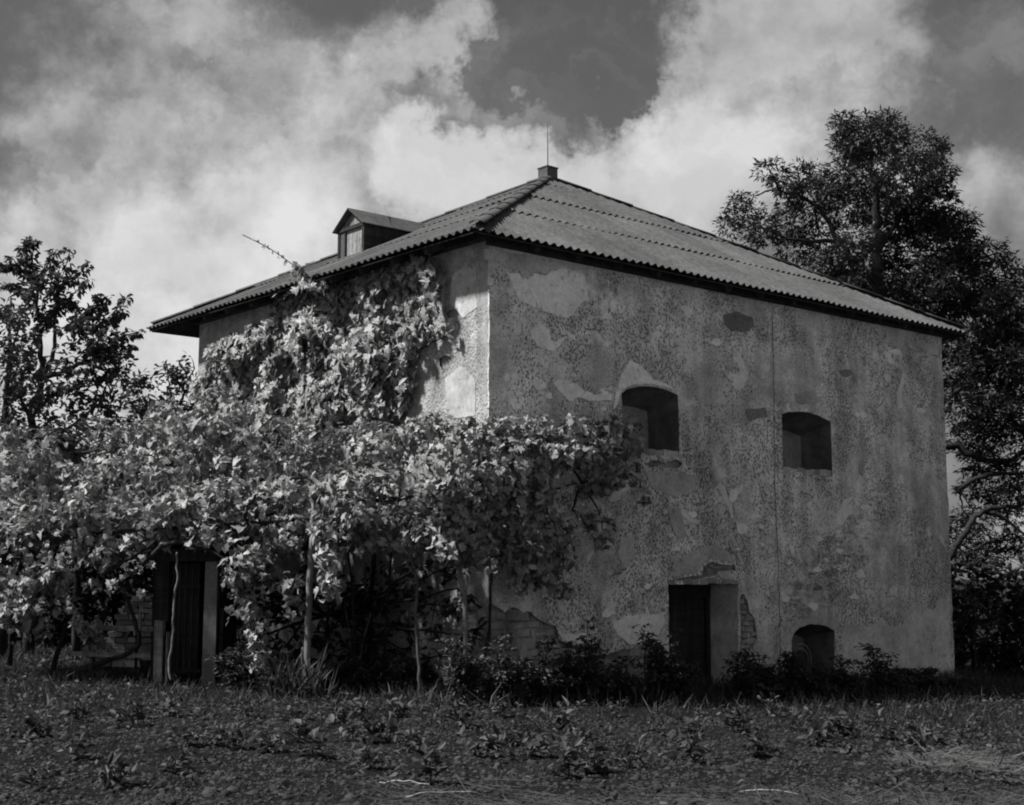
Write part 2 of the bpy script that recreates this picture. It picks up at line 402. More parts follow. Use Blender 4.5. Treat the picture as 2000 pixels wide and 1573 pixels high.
wlow = SR.px([(1546, 1252), (1550, 1238), (1562, 1226), (1582, 1219), (1600, 1220), (1616, 1224), (1631, 1232), (1630, 1280), (1628, 1345), (1546, 1350), (1546, 1300)])
door = SR.px([(1305, 1141), (1350, 1140), (1400, 1138), (1440, 1137), (1441, 1200), (1441, 1290)]); dl, dr = door[0][0], door[-1][0]
door += [(dr, -.75), (dl, -.75), (dl, .6)]
fallA = jag(SR.px([(946, 1184), (960, 1180), (985, 1195), (1000, 1186), (1030, 1195), (1060, 1215), (1085, 1225), (1090, 1250), (1130, 1262), (1180, 1277), (1215, 1272), (1255, 1262),
                   (1275, 1248), (1296, 1262), (1297, 1352), (1120, 1352), (946, 1360)]), .07, .03)
fallB = jag(SR.px([(1445, 1166), (1452, 1160), (1462, 1190), (1475, 1212), (1478, 1250), (1466, 1265), (1457, 1290), (1446, 1292)]), .05, .02)
fallC = jag(SR.px([(1320, 1132), (1345, 1126), (1370, 1124), (1374, 1106), (1390, 1097), (1410, 1104), (1434, 1105), (1436, 1114), (1402, 1116), (1400, 1124), (1378, 1128), (1350, 1133), (1325, 1135)]), .04, .008)
fallD = jag(SR.px([(1262, 906), (1275, 899), (1300, 905), (1320, 898), (1334, 906), (1326, 913), (1300, 914), (1285, 909), (1270, 914)]), .04, .008)
def crack(pts, w=.012):
    q = smoothpts([(a, z, 0) for a, z in SR.px(pts)], 5); l = []; r = []
    for i, p in enumerate(q):
        d = (q[min(i + 1, len(q) - 1)] - q[max(i - 1, 0)]).normalized(); n = Vector((-d.y, d.x, 0)); k = w * (.35 + .65 * math.sin(math.pi * min(max(i / (len(q) - 1), .05), .95)))
        j = Vector((random.gauss(0, .012), random.gauss(0, .012), 0)); l.append((p + n * k / 2 + j)[:2]); r.append((p - n * k / 2 + j)[:2])
    return [tuple(x) for x in l + r[::-1]]
cracks = [crack([(1788, 768), (1800, 782), (1815, 789), (1836, 796)]), crack([(1334, 918), (1352, 916), (1372, 932), (1364, 955), (1342, 968)], .014), crack([(1300, 1012), (1318, 1040), (1338, 1056)], .01),
          crack([(1418, 1068), (1432, 1082), (1440, 1092)], .014), crack([(1452, 1130), (1462, 1160), (1468, 1182)], .012), crack([(1140, 640), (1152, 643), (1176, 644)], .02),
          crack([(1246, 955), (1262, 975), (1275, 990), (1296, 988)], .012), crack([(1190, 1128), (1205, 1122), (1222, 1112)], .025), crack([(1590, 935), (1600, 938), (1604, 952)], .02),
          crack([(1512, 1296), (1516, 1270), (1517, 1240)], .012)]
outer = [(U0, ZB), (UX, ZB)] + [(UX + .012 * math.sin(z * 7) + random.uniform(-.022, .022), z) for z in np.arange(-.8, 7.0, .12)] + [(UX, ZT), (U0, ZT)]
wall_r = SR.sheet('wall', outer, [jag(win1, .05, .006), jag(win2, .05, .006), jag(wlow, .05, .008), jag(door, .06, .014), fallA, fallB, fallC, fallD] + cracks, .14, 0, 'stucco')
wall_r['label'] = 'pitted grey stucco wall with two arched niches and a doorway'
SR.sheet('masonry', [(U0 + .06, ZB), (UX, ZB), (UX, ZT), (U0 + .06, ZT)], [win1, win2, wlow, door], .5, .045, 'masonry')
def pxw(pts): return SL.px(pts)
vx_b = VX + .2
outerL = [(V0, ZT), (V0, ZB), (vx_b, ZB), (vx_b - .02, 1.5), (VX + .12, 3.5), (VX + .05, 4.6), (VX, 5.8), (VX, ZT)][::-1]
fl = [jag(SL.px(p), .05, .015) for p in ([(872, 612), (880, 604), (892, 606), (896, 614), (888, 622), (876, 622)], [(858, 700), (868, 694), (880, 696), (886, 708), (872, 720), (860, 716)])]
wall_l = SL.sheet('wall', outerL, fl, .14, 0, 'limewash'); wall_l['label'] = 'pale limewashed wall half hidden by grapevine'
SL.sheet('masonry', [(V0, ZB), (VX - .05, ZB), (VX - .05, ZT), (V0, ZT)], [], .5, .05, 'masonry')
MB().add([(UX, V0, ZB), (UX, VX, ZB), (UX, VX, ZT), (UX, V0, ZT)], [(0, 1, 2, 3)]).add([(UX, VX, ZB), (U0 + .1, VX + .08, ZB), (U0 + .05, VX, ZT), (UX, VX, ZT)], [(0, 1, 2, 3)]).ob('wall', 'stucco', BLD, False)
# ---- openings: reveals and what closes them
def opening(name, poly, depth, top_drop, dR, dL, m_back, label):
    zs = [p[1] for p in poly]; z0, z1 = min(zs), max(zs); us = [p[0] for p in poly]; ua, ub = min(us), max(us); n = len(poly)
    mid = [(ua + dL + (a - ua) * (ub - ua - dL - dR) / (ub - ua), z0 + (z - z0) * (1 - top_drop)) for a, z in poly]
    V = []; steps = 4
    for k in range(steps + 1):
        t = k / steps
        for (a, z), (b, w) in zip(poly, mid):
            p = SR.pt(a + (b - a) * t, z + (w - z) * t, t * depth + .002)
            V.append((p[0] + random.gauss(0, .006) * (k > 0), p[1], p[2] + random.gauss(0, .006) * (k > 0)))
    F = [(k * n + i, k * n + (i + 1) % n, (k + 1) * n + (i + 1) % n, (k + 1) * n + i) for k in range(steps) for i in range(n)]
    root = mk(name, V, F, 'mid_plaster' if name == 'doorway' else 'niche_shade_plaster', BLD, False, False); root['label'] = label  # niche sides use the plaster that carries shade in its colour
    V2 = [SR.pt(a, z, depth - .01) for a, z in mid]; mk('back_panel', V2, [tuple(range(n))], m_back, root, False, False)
    return root, mid
wn1, _ = opening('window', win1, .7, .22, .05, .02, 'back_shade_plaster', 'arched niche window partly overgrown by vine')
wn2, _ = opening('window', win2, .7, .22, .05, .02, 'back_shade_plaster', 'arched niche window higher on the bare wall')
wn3, _ = opening('window', wlow, .7, .16, .05, .02, 'back_shade_plaster', 'low arched niche near the ground')
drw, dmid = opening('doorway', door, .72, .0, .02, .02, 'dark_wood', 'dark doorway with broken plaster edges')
def sill(poly, parent, h=.06):
    us = [p[0] for p in poly]; z = min(p[1] for p in poly); a, b = min(us), max(us); k = 7
    for i in range(k):
        x0 = a + (b - a) * i / k + .004; x1 = a + (b - a) * (i + 1) / k - .004; p = SR.pt((x0 + x1) / 2, z)
        zz = z + .15 * i / k * 0; zt = min(q[1] for q in poly if True) + h + random.uniform(-.03, .012)
        MB().box(x0, x1, p[1] + random.uniform(-.03, .02), p[1] + .5, zz - .01, zt + (poly[-1][1] - poly[-1][1]), .007).ob('brick', random.choice(['grey_plaster', 'grey_plaster', 'pale_plaster', 'stone']), parent, False)
sill(win1, wn1, .1); sill(win2, wn2, .11)
# door: frame and planks deep in the recess
yb = V0 + .64
dz1 = 1.62; zf = max(z for a, z in door) - .28
MB().box(dl + .03, dr - .03, yb - .06, yb + .04, zf, zf + .29).ob('lintel', 'dark_wood', drw, False)
for x in (dl + .02, dr - .14): MB().box(x, x + .1, yb - .05, yb + .05, -.75, zf - .003).ob('door_post', 'dark_wood', drw, False)
leafd = None
w = (dr - dl - .26) / 5
for i in range(5):
    MB().box(dl + .125 + i * w, dl + .125 + (i + 1) * w - .012, yb - .0 + random.uniform(0, .008), yb + .035, -.72, zf - .01).ob('door_plank', 'dark_wood', drw, False)
# rubble lintel over the door
a0 = dl - .02
for i in range(9):
    wd = (dr - dl + .06) / 9; x = a0 + i * wd; ztop = max(z for a, z in door)
    p = SR.pt(x, ztop); MB().box(x + .004, x + wd - .006, p[1] - .008 + random.uniform(-.012, .012), p[1] + .3, ztop - .035 + random.uniform(-.012, .008), ztop + .05 + random.uniform(-.02, .03), .012).ob('brick', random.choice(['stone', 'grey_plaster', 'brick']), drw, False)
# exposed rubble where the plaster has fallen
def rubble(poly, sw, sh, proud, m, parent):
    lo = np.min(poly, 0); hi = np.max(poly, 0); z = lo[1]; pa = np.array(poly)
    while z < hi[1]:
        h = sh * random.uniform(.75, 1.3); x = lo[0] + random.uniform(-.1, 0)
        while x < hi[0]:
            w_ = sw * random.uniform(.45, 1.8); c = np.array([[x + w_ / 2, z + h / 2]])
            if inpoly(c, poly)[0]:
                p = SR.pt(x + w_ / 2, z + h / 2); q = .02
                xs0, xs1, zs0, zs1 = x + .008, x + w_ - .008, z + .008, z + h - .008
                f = p[1] + proud + random.uniform(-.018, .02); bk = p[1] + .07; j = lambda: random.uniform(-.03, .03)
                V = [(xs0 + j(), f + .02, zs0 + j()), (xs1 + j(), f + .02, zs0 + j()), (xs1 + j(), f + .02, zs1 + j()), (xs0 + j(), f + .02, zs1 + j())]
                V += [(v[0] * .8 + (xs0 + xs1) * .1, f + j() * .4, v[2] * .8 + (zs0 + zs1) * .1) for v in V[:4]] + [(v[0], bk, v[2]) for v in V[:4]]
                mk('stone', V, [(4, 5, 6, 7), (0, 1, 5, 4), (1, 2, 6, 5), (2, 3, 7, 6), (3, 0, 4, 7), (8, 9, 1, 0), (9, 10, 2, 1), (10, 11, 3, 2), (11, 8, 0, 3)], m, parent, False, False)
            x += w_
        z += h
rubble(fallA, .26, .15, .026, 'stone', wall_r); rubble(fallB, .16, .10, .01, 'stone', wall_r); rubble(fallC, .2, .06, .02, 'brick', wall_r)
# patches of smooth plaster, each with its own edge
pale = [[(990, 533), (1012, 535), (1018, 548), (1030, 548), (1045, 535), (1066, 540), (1075, 530), (1100, 526), (1140, 536), (1148, 560), (1148, 585), (1125, 600), (1118, 615), (1108, 622), (1070, 612), (1050, 605), (1015, 590), (1000, 560)],
        [(1037, 660), (1045, 640), (1057, 633), (1072, 645), (1075, 665), (1085, 668), (1095, 660), (1093, 675), (1080, 687), (1070, 685), (1050, 675)],
        [(1206, 757), (1215, 725), (1230, 705), (1250, 715), (1265, 730), (1275, 742), (1300, 749), (1318, 762), (1306, 758), (1285, 752), (1262, 749), (1245, 750), (1225, 755), (1211, 764), (1204, 790), (1197, 800)],
        [(1195, 1215), (1225, 1205), (1260, 1200), (1295, 1200), (1297, 1215), (1285, 1240), (1262, 1245), (1245, 1260), (1225, 1258), (1205, 1240)],
        [(1425, 960), (1440, 952), (1443, 965), (1430, 985), (1422, 978)], [(1438, 1028), (1450, 1022), (1460, 1030), (1455, 1042), (1440, 1042)],
        [(960, 770), (975, 755), (987, 763), (984, 778), (968, 782)], [(1078, 748), (1092, 740), (1108, 752), (1122, 750), (1140, 765), (1165, 772), (1195, 770), (1192, 784), (1150, 782), (1128, 776), (1110, 782), (1095, 766)],
        [(1040, 752), (1060, 745), (1068, 756), (1050, 764)], [(1590, 1050), (1603, 1046), (1608, 1056), (1596, 1060)], [(1104, 648), (1118, 656), (1124, 668), (1112, 660)], [(1180, 665), (1190, 668), (1186, 680), (1178, 676)],
        [(1085, 1160), (1095, 1150), (1108, 1170), (1104, 1200), (1090, 1190)], [(1090, 1236), (1120, 1240), (1150, 1236), (1160, 1258), (1120, 1256), (1096, 1250)]]
SR.plate([(1642, 1240), (1660, 1216), (1700, 1226), (1722, 1205), (1745, 1230), (1775, 1206), (1792, 1176), (1822, 1196), (1838, 1168), (1854, 1176), (1857, 1330), (1700, 1335), (1650, 1322), (1648, 1270)], .008, 'mid_plaster', .05, .05)
for _ in range(60):
    cx_, cy_ = random.choice([(random.uniform(950, 1210), random.uniform(735, 800)), (random.uniform(1000, 1800), random.uniform(640, 1180)), (random.uniform(1180, 1700), random.uniform(980, 1230))]); r_ = random.uniform(3, 11)
    if any(a - 14 < cx_ < b + 14 and c - 14 < cy_ < d + 14 for a, b, c, d in ((1205, 1330, 745, 925), (1520, 1630, 795, 940), (1295, 1480, 1090, 1360), (1535, 1640, 1210, 1360))): continue
    pale.append([(cx_ + r_ * random.uniform(.5, 1.5) * math.cos(t), cy_ + r_ * random.uniform(.4, 1.1) * math.sin(t)) for t in np.linspace(0, 6.28, 9)[:-1]])
for p in pale: SR.plate(p, .014, 'pale_plaster')
grey = [[(946, 486), (1040, 500), (1150, 520), (1147, 531), (1100, 521), (1075, 525), (1064, 535), (1045, 530), (1030, 543), (1020, 543), (1014, 530), (992, 528), (980, 514), (946, 508)],
        [(1262, 922), (1328, 920), (1366, 934), (1358, 958), (1320, 972), (1290, 960), (1270, 950)], [(1302, 988), (1328, 992), (1340, 1050), (1322, 1054), (1308, 1022)], [(1212, 1052), (1238, 1048), (1240, 1100), (1218, 1112), (1208, 1080)],
        [(1340, 1082), (1380, 1066), (1414, 1072), (1434, 1094), (1412, 1098), (1390, 1090), (1370, 1098), (1362, 1118), (1318, 1126), (1314, 1104)],
        [(1766, 672), (1800, 668), (1834, 676), (1832, 694), (1790, 690)], [(1676, 880), (1690, 878), (1684, 930), (1676, 925)],
        [(1130, 800), (1142, 794), (1150, 806), (1140, 812), (1128, 812)], [(1552, 770), (1590, 762), (1600, 785), (1560, 790)]]
for p in grey: SR.plate(p, .010, 'grey_plaster')
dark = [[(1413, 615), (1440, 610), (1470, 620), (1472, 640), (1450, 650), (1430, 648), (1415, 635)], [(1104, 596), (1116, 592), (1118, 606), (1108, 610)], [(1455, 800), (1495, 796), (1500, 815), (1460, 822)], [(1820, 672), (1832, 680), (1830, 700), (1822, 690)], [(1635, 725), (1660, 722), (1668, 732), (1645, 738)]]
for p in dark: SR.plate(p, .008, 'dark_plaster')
# rounded corner strip of render standing proud of both faces
uq = RW(986, 600)[0]; zq = RW(950, 512)[1]; zq0 = RW(950, 820)[1]
SR.plate([(U0 - .012, zq0), (uq - .05, zq0), (uq, zq0 + 1), (uq + .02, zq - .6), (uq - .05, zq - .15), (U0 + .2, zq - .01), (U0 - .012, zq)], .02, 'stucco', .1, .012, False, 'corner_render')
for p in ([(884, 540), (905, 520), (930, 528), (932, 600), (905, 620), (880, 590)], [(870, 740), (900, 716), (928, 740), (930, 812), (880, 818)], [(850, 560), (870, 552), (868, 600), (852, 620)]): SL.plate(p, .008, 'grey_plaster')
for p in ([(430, 655), (455, 640), (462, 690), (440, 720), (425, 700)], [(478, 636), (500, 640), (496, 676), (480, 684)]): SL.plate(p, .008, 'grey_plaster')
# lightning wire down the wall
wp = [SR.pt(*RW(x, y), -.03) for x, y in ((1507, 600), (1508, 680), (1510, 780), (1511, 880), (1513, 980), (1516, 1080), (1519, 1180), (1521, 1290))]
MB().tube(smoothpts(wp, 5, .006), .006, 5).ob('lightning_wire', 'wire', BLD, False)
# ------------------------------------------------------------------ roof
best = min((( (q := toL(P(1070, 349, Y))).x - LA / 2) ** 2 + (q.y - LB / 2) ** 2, Y) for Y in np.arange(22, 34, .05))
AP = toL(P(1070, 349, best[1])); ua, va, za = AP
ROOF = MB().tube([(ua, va, za - 1.2), (ua, va, za - .05)], [.07, .07], 6).ob('roof', 'dark_wood', BLD, False)
PITCH, AMP = .177, .026
def roof_plane(A, e1, L):
    A = Vector(A); e1 = Vector(e1); ap = Vector((ua, va, za)); sa = (ap - A).dot(e1); foot = A + e1 * sa; e2 = ap - foot; H = e2.length; e2 = e2 / H; n = e1.cross(e2).normalized()
    if n.z < 0: n = -n
    tmax = lambda s: max(0, min(H * s / sa, H * (L - s) / (L - sa)))
    rows = [(-.02, 1.98)] + [(1.86 * k, 1.86 * k + 1.99) for k in range(1, 5)]; sw = PITCH * 5
    for r, (t0, t1) in enumerate(rows):
        off = 0 if r % 2 == 0 else 0
        for c in range(int(L / sw) + 1):
            s0, s1 = c * sw + off, min((c + 1) * sw + off, L); top = []; jt = random.choice([random.uniform(-.015, .015), random.uniform(-.05, .04)]); jl = random.uniform(-.005, .010)
            for k in range(31):
                s = s0 + (s1 - s0) * k / 30
                if k and s1 - s0 < sw * .99 and s > L: break
                te = min(t1, tmax(s))
                tb = t0 + jt * (1 if r else .35)
                if te - tb < .02:
                    if top: break
                    continue
                hgt = AMP * math.cos(2 * math.pi * s / PITCH) + jl + float(.05 * fbm(s * .35 + 4 * r, r * 3.1, 2))
                lift = (lambda t: (.024 if r else 0) * (1 - (t - tb) / 2) + .004 * r)
                top.append((A + e1 * s + e2 * tb + n * (hgt + lift(tb)), A + e1 * s + e2 * te + n * (hgt + lift(te))))
            if len(top) < 3: continue
            V = []; F = []; m_ = len(top)
            for a, b in top: V += [a, b, a - n * .008, b - n * .008]
            for i in range(m_ - 1):
                k0, k1 = 4 * i, 4 * i + 4
                F += [(k0, k1, k1 + 1, k0 + 1), (k0 + 2, k0 + 3, k1 + 3, k1 + 2), (k0, k0 + 2, k1 + 2, k1), (k0 + 1, k1 + 1, k1 + 3, k0 + 3)]
            F += [(0, 1, 3, 2), (4 * m_ - 4, 4 * m_ - 2, 4 * m_ - 1, 4 * m_ - 3)]
            mk('corrugated_sheet', V, F, 'corrugated', ROOF, False, False)
    # boards under the eaves
    for k in range(6):
        t = .06 + k * .155
        if t > 1.0: break
        lo, hi = sa * t / H + .03, L - (L - sa) * t / H - .03
        MB().beam(A + e1 * lo + e2 * t - n * (.075 + random.uniform(0, .008)), A + e1 * hi + e2 * t - n * .075, .022, .148, e2).ob('soffit_board', 'dark_wood', ROOF, False)
    s = .45
    while s < L - .4:
        if tmax(s) > 1.0: MB().beam(A + e1 * s + e2 * .05 - n * .15, A + e1 * s + e2 * 1.0 - n * .15, .09, .11, n).ob('rafter_tail', 'dark_wood', ROOF, False)
        s += .92
    return e1, e2, n
roof_plane((0, 0, ZE), (1, 0, 0), LA); roof_plane((0, LB, ZE), (0, -1, 0), LB); roof_plane((LA, 0, ZE), (0, 1, 0), LB); roof_plane((LA, LB, ZE), (-1, 0, 0), LA)
for c in ((0, 0), (LA, 0), (0, LB), (LA, LB)):
    a = Vector((c[0], c[1], ZE)); b = Vector((ua, va, za)); d = (b - a); ln = d.length; d = d / ln; x = d.cross(Vector((0, 0, 1))).normalized(); u = x.cross(d).normalized(); k = 0; s = .12
    while s < ln - .1:
        e = min(s + 1.02, ln); V = []; nn = 7
        for q, (t, rr) in enumerate(((s, .118), (e, .10))):
            for i in range(nn):
                an = math.pi * (i / (nn - 1)); V.append(a + d * t + x * math.cos(an) * rr * 1.05 + u * (math.sin(an) * rr * .46 + .026 + (.012 if q == 0 else 0)))
            for i in range(nn):
                an = math.pi * (i / (nn - 1)); V.append(a + d * t + x * math.cos(an) * (rr - .012) * 1.05 + u * (math.sin(an) * (rr - .012) * .46 + .024 + (.012 if q == 0 else 0)))
        F = [(i, i + 1, 2 * nn + i + 1, 2 * nn + i) for i in range(nn - 1)] + [(nn + i, 3 * nn + i, 3 * nn + i + 1, nn + i + 1) for i in range(nn - 1)] + [(i, nn + i, nn + i + 1, i + 1) for i in range(nn - 1)]
        mk('hip_cap', V, F, 'corrugated', ROOF, True, False); s += .95
# wall plates
for (a, b, h) in (((U0 - .05, V0 - .06, ZT - .2), (UX + .1, V0 - .06, ZT - .2), .26), ((U0 - .07, V0 - .1, ZT - .12), (U0 - .07, VX + .1, ZT - .12), .24)):
    MB().beam(a, b, .16, h).ob('wall_plate', 'dark_wood', BLD, False)
# box and lightning rod on the peak
MB().box(ua - .15, ua + .15, va - .15, va + .15, za - .12, za + .21).box(ua - .165, ua + .165, va - .165, va + .165, za + .212, za + .235).ob('peak_box', 'dark_metal', BLD, False)
MB().tube([(ua, va, za + .2), (ua, va, za + .7), (ua - .01, va, za + 1.22)], [.013, .011, .006], 6).ob('lightning_rod', 'wire', BLD, False)
# ---- dormer on the left slope
kL = (za - ZE) / ua
def on_left_roof(px, py):
    d = ray(px, py); dl_ = Vector((d.dot(U3), d.dot(V3), d.z)); t = (ZE + CL.x * kL - CL.z) / (dl_.z - dl_.x * kL); return CL + dl_ * t
q = on_left_roof(712, 489); ud, vr = q.x, q.y; ud = min(max(ud, .35), 1.8)
vr = hit(712, 480, 0, ud).y; vl = hit(661, 480, 0, ud).y
zb = ZE + ud * kL; zt = hit(712, 433, 0, ud).z; zr = hit(686, 410, 0, ud).z
DR = MB().box(ud + .02, ud + .05, vr + .07, vl - .07, zb - .1, zt - .04).ob('dormer', 'grey_wood', BLD, False)
DR['label'] = 'small gabled dormer with a pale boarded front'
for y in (vr, vl - .07): MB().box(ud - .02, ud + .06, y, y + .07, zb - .1, zt).ob('post', 'dark_wood', DR, False)
MB().box(ud - .03, ud + .05, vr - .01, vl + .01, zt - .07, zt + .0).ob('head_beam', 'dark_wood', DR, False)
mid = (vr + vl) / 2
MB().box(ud - .012, ud + .018, mid + (vl - mid) * .42, mid + (vl - mid) * .5, zb - .1, zt - .07).ob('jamb', 'dark_wood', DR, False)
MB().box(ud + .0, ud + .019, mid + (vl - mid) * .5, vl - .07, zb - .1, zt - .07).ob('opening', 'dark_metal', DR, False)
MB().add([(ud + .03, vr + .03, zt), (ud + .03, vl - .03, zt), (ud + .03, mid, zr - .05)], [(0, 1, 2), (2, 1, 0)]).ob('gable', 'grey_wood', DR, False)
ue = (zt - ZE) / kL; ur = (zr - ZE) / kL
for y in (vr + .01, vl - .01): MB().add([(ud, y, zb - .05), (ue + .1, y, zt), (ud, y, zt), (ud, y + .02, zb - .05), (ue + .1, y + .02, zt), (ud, y + .02, zt)], [(0, 1, 2), (5, 4, 3), (0, 3, 4, 1), (1, 4, 5, 2), (2, 5, 3, 0)]).ob('cheek', 'dark_wood', DR, False)
for sgn, ye in ((-1, vr - .08), (1, vl + .08)):
    slope = (zr - zt) / (vl - mid); zz = zr - slope * abs(ye - mid)
    uee = (zz - ZE) / kL + .05
    for k in range(2):
        f0, f1 = k / 2 + (.003 if k else 0), (k + 1) / 2; u_a = ud - .1 + (ur - ud) * f0; u_b = ud - .1 + (ur - ud + .15) * f1; u_c = ud - .1 + (uee - ud + .2) * f0; u_d = ud - .1 + (uee - ud + .2) * f1
        V = [(u_a, mid, zr), (u_b, mid, zr), (u_d, ye, zz), (u_c, ye, zz)]; V = [(a, b, c + .02 - .0 * k) for a, b, c in V] + [(a, b, c) for a, b, c in V]
        MB().add(V, [(0, 1, 2, 3), (7, 6, 5, 4), (0, 4, 5, 1), (1, 5, 6, 2), (2, 6, 7, 3), (3, 7, 4, 0)]).ob('roof_sheet', 'corrugated', DR, False)
# round hoop leaning in the low niche
hc = RW(1585, 1290); hp = toW(hc[0] - .06, V0 + .25, hc[1] - .1)
hoop = thing('hoop', 'dark round hoop leaning inside the low arched niche', 'hoop', hp)
for r_, w_ in ((.42, .016), (.33, .012)):
    pts = [toW(hc[0] - .1 + r_ * math.cos(t) * .9, V0 + .22 - .06 * math.sin(t) + .01, hc[1] - .12 + r_ * math.sin(t)) for t in np.linspace(0, 2 * math.pi, 25)]
    MB().tube(pts, w_, 6).ob('ring', 'grey_wood', hoop)
dsk = [toW(hc[0] - .1 + .31 * math.cos(t) * .9, V0 + .24 - .06 * math.sin(t), hc[1] - .12 + .31 * math.sin(t)) for t in np.linspace(0, 2 * math.pi, 25)[:-1]]
mk('disc', dsk + [p + V3 * .02 for p in dsk], [tuple(range(24)), tuple(range(47, 23, -1))] + [(i, 24 + i, 24 + (i + 1) % 24, (i + 1) % 24) for i in range(24)], 'dark_wood', hoop)
# ------------------------------------------------------------------ foliage helpers
def leaf_tmpl(kind):
    if kind == 'grape':
        half = [(.0, .0), (.20, -.16), (.42, -.06), (.40, .14), (.62, .30), (.44, .46), (.40, .70), (.20, .68)]
        rim = half + [(0, 1.02)] + [(-x, y) for x, y in half[:0:-1]]
        V = [(x * .9, y * .92, .16 * abs(x) ** 1.2 * (1 if i % 2 else 1.8) - .28 * y * y + .04 * ((i * 7) % 3 - 1)) for i, (x, y) in enumerate(rim)] + [(0, .34, .04)]
        n = len(rim); F = [(n, i, (i + 1) % n) for i in range(n)]
    elif kind == 'oval':
        V = [(0, 0, 0), (.26, .35, .06), (.2, .7, .04), (0, 1, -.08), (-.2, .7, .04), (-.26, .35, .06), (0, .45, -.02)]
        F = [(6, i, (i + 1) % 6) for i in range(6)]
    elif kind == 'narrow':
        V = [(0, 0, 0), (.17, .45, .03), (0, 1, -.06), (-.17, .45, .03)]; F = [(0, 1, 2), (0, 2, 3)]
    elif kind == 'blade':
        V = [(-.03, 0, 0), (.03, 0, 0), (.022, .5, .06), (-.022, .5, .06), (0, 1, .28)]; F = [(0, 1, 2), (0, 2, 3), (3, 2, 4)]
    return np.array(V, float), np.array(F, int)
TM = {k: leaf_tmpl(k) for k in ('grape', 'oval', 'narrow', 'blade')}
def unit(a): return a / (np.linalg.norm(a, axis=-1, keepdims=True) + 1e-9)
def frames(N, T):
    N = unit(N); T = unit(T - N * (T * N).sum(-1, keepdims=True)); X = np.cross(T, N); return X, T, N
def leaves(Pp, N, T, size, kind, jitter=.12):
    V, F = TM[kind]; X, Y, Z = frames(N, T); n = len(Pp); k = len(V)
    loc = V[None] * (1 + RNG.normal(0, jitter, (n, k, 1)) * np.array([1, 1, 2])[None, None]) * np.concatenate([RNG.uniform(.75, 1.1, (n, 1, 1)), np.ones((n, 1, 1)), RNG.normal(1.2, 1.0, (n, 1, 1))], 2)
    loc = loc * np.asarray(size).reshape(-1, 1, 1)
    W = Pp[:, None] + loc[..., 0:1] * X[:, None] + loc[..., 1:2] * Y[:, None] + loc[..., 2:3] * Z[:, None]
    Fa = (F[None] + (np.arange(n) * k)[:, None, None]).reshape(-1, 3)
    return W.reshape(-1, 3), Fa
def rnd_dir(n): return unit(RNG.normal(0, 1, (n, 3)))
def ell(c, rad, n, lo=.55, hi=1.05, flat=None):
    d = rnd_dir(n); r = RNG.uniform(lo ** 3, hi ** 3, (n, 1)) ** (1 / 3); rad = np.asarray(rad, float)
    p = np.asarray(c) + d * r * rad; return p, unit(d / rad)
def px_ellipse(px, py, rx, ry, Y, depth): k = Y / FPX; return np.array(P(px, py, Y)), np.array([rx * k, depth, ry * k])
CAMP = np.array([0, 0, CZ])
def cat_(l): return tuple(np.concatenate(x) for x in zip(*l))
def grow(parent, data, kind, m, nparts=300, mass_name='foliage'):
    """data: positions, normals, tips, sizes. The 300 leaves that show largest become parts, the rest one mass"""
    Pp, N, T, Sz = data; d = np.linalg.norm(Pp - CAMP, axis=1); face = np.abs((unit(N) * unit(CAMP - Pp)).sum(1))
    if nparts:
        # those nearest the viewer in each direction show best
        pr = np.stack([Pp[:, 0] / Pp[:, 1], (Pp[:, 2] - CZ) / Pp[:, 1]], 1) * 2663; cell = np.floor(pr / 34).astype(int); key = cell[:, 0] * 100003 + cell[:, 1]
        o_ = np.argsort(d); _, first = np.unique(key[o_], return_index=True); front = np.zeros(len(d)); front[o_[first]] = 1
        front2 = (d - np.array([d[o_[first]][np.searchsorted(key[o_][first], kk)] for kk in key])) < .25
        score = Sz / d * (.3 + face) * (front + .6 * front2); idx = np.argsort(-score)[:nparts]
        tm, tf = TM[kind]; meshes = []
        for q in range(6):
            me = bpy.data.meshes.new('leaf'); v = tm * (1 + RNG.normal(0, .12, (len(tm), 1)) * np.array([1, 1, 2])); me.from_pydata([tuple(a) for a in v], [], [tuple(int(i) for i in f) for f in tf]); me.materials.append(MAT[m]); meshes.append(me)
        X, Y, Z = frames(N[idx], T[idx]); o0 = ORI[parent.name]
        for i, j in enumerate(idx):
            o = bpy.data.objects.new('leaf', meshes[i % 6]); COL.objects.link(o); o.parent = parent; s = Sz[j]; p = Pp[j] - o0
            o.matrix_local = Matrix(((X[i][0] * s, Y[i][0] * s, Z[i][0] * s, p[0]), (X[i][1] * s, Y[i][1] * s, Z[i][1] * s, p[1]), (X[i][2] * s, Y[i][2] * s, Z[i][2] * s, p[2]), (0, 0, 0, 1)))
        keep = np.ones(len(Pp), bool); keep[idx] = False; Pp, N, T, Sz = Pp[keep], N[keep], T[keep], Sz[keep]
    V, F = leaves(Pp, N, T, Sz, kind); o = mk(mass_name, V, F, m, parent); o['kind'] = 'stuff'; return o
def szs(a, b, n): return a + (b - a) * RNG.beta(1.6, 1.8, n)
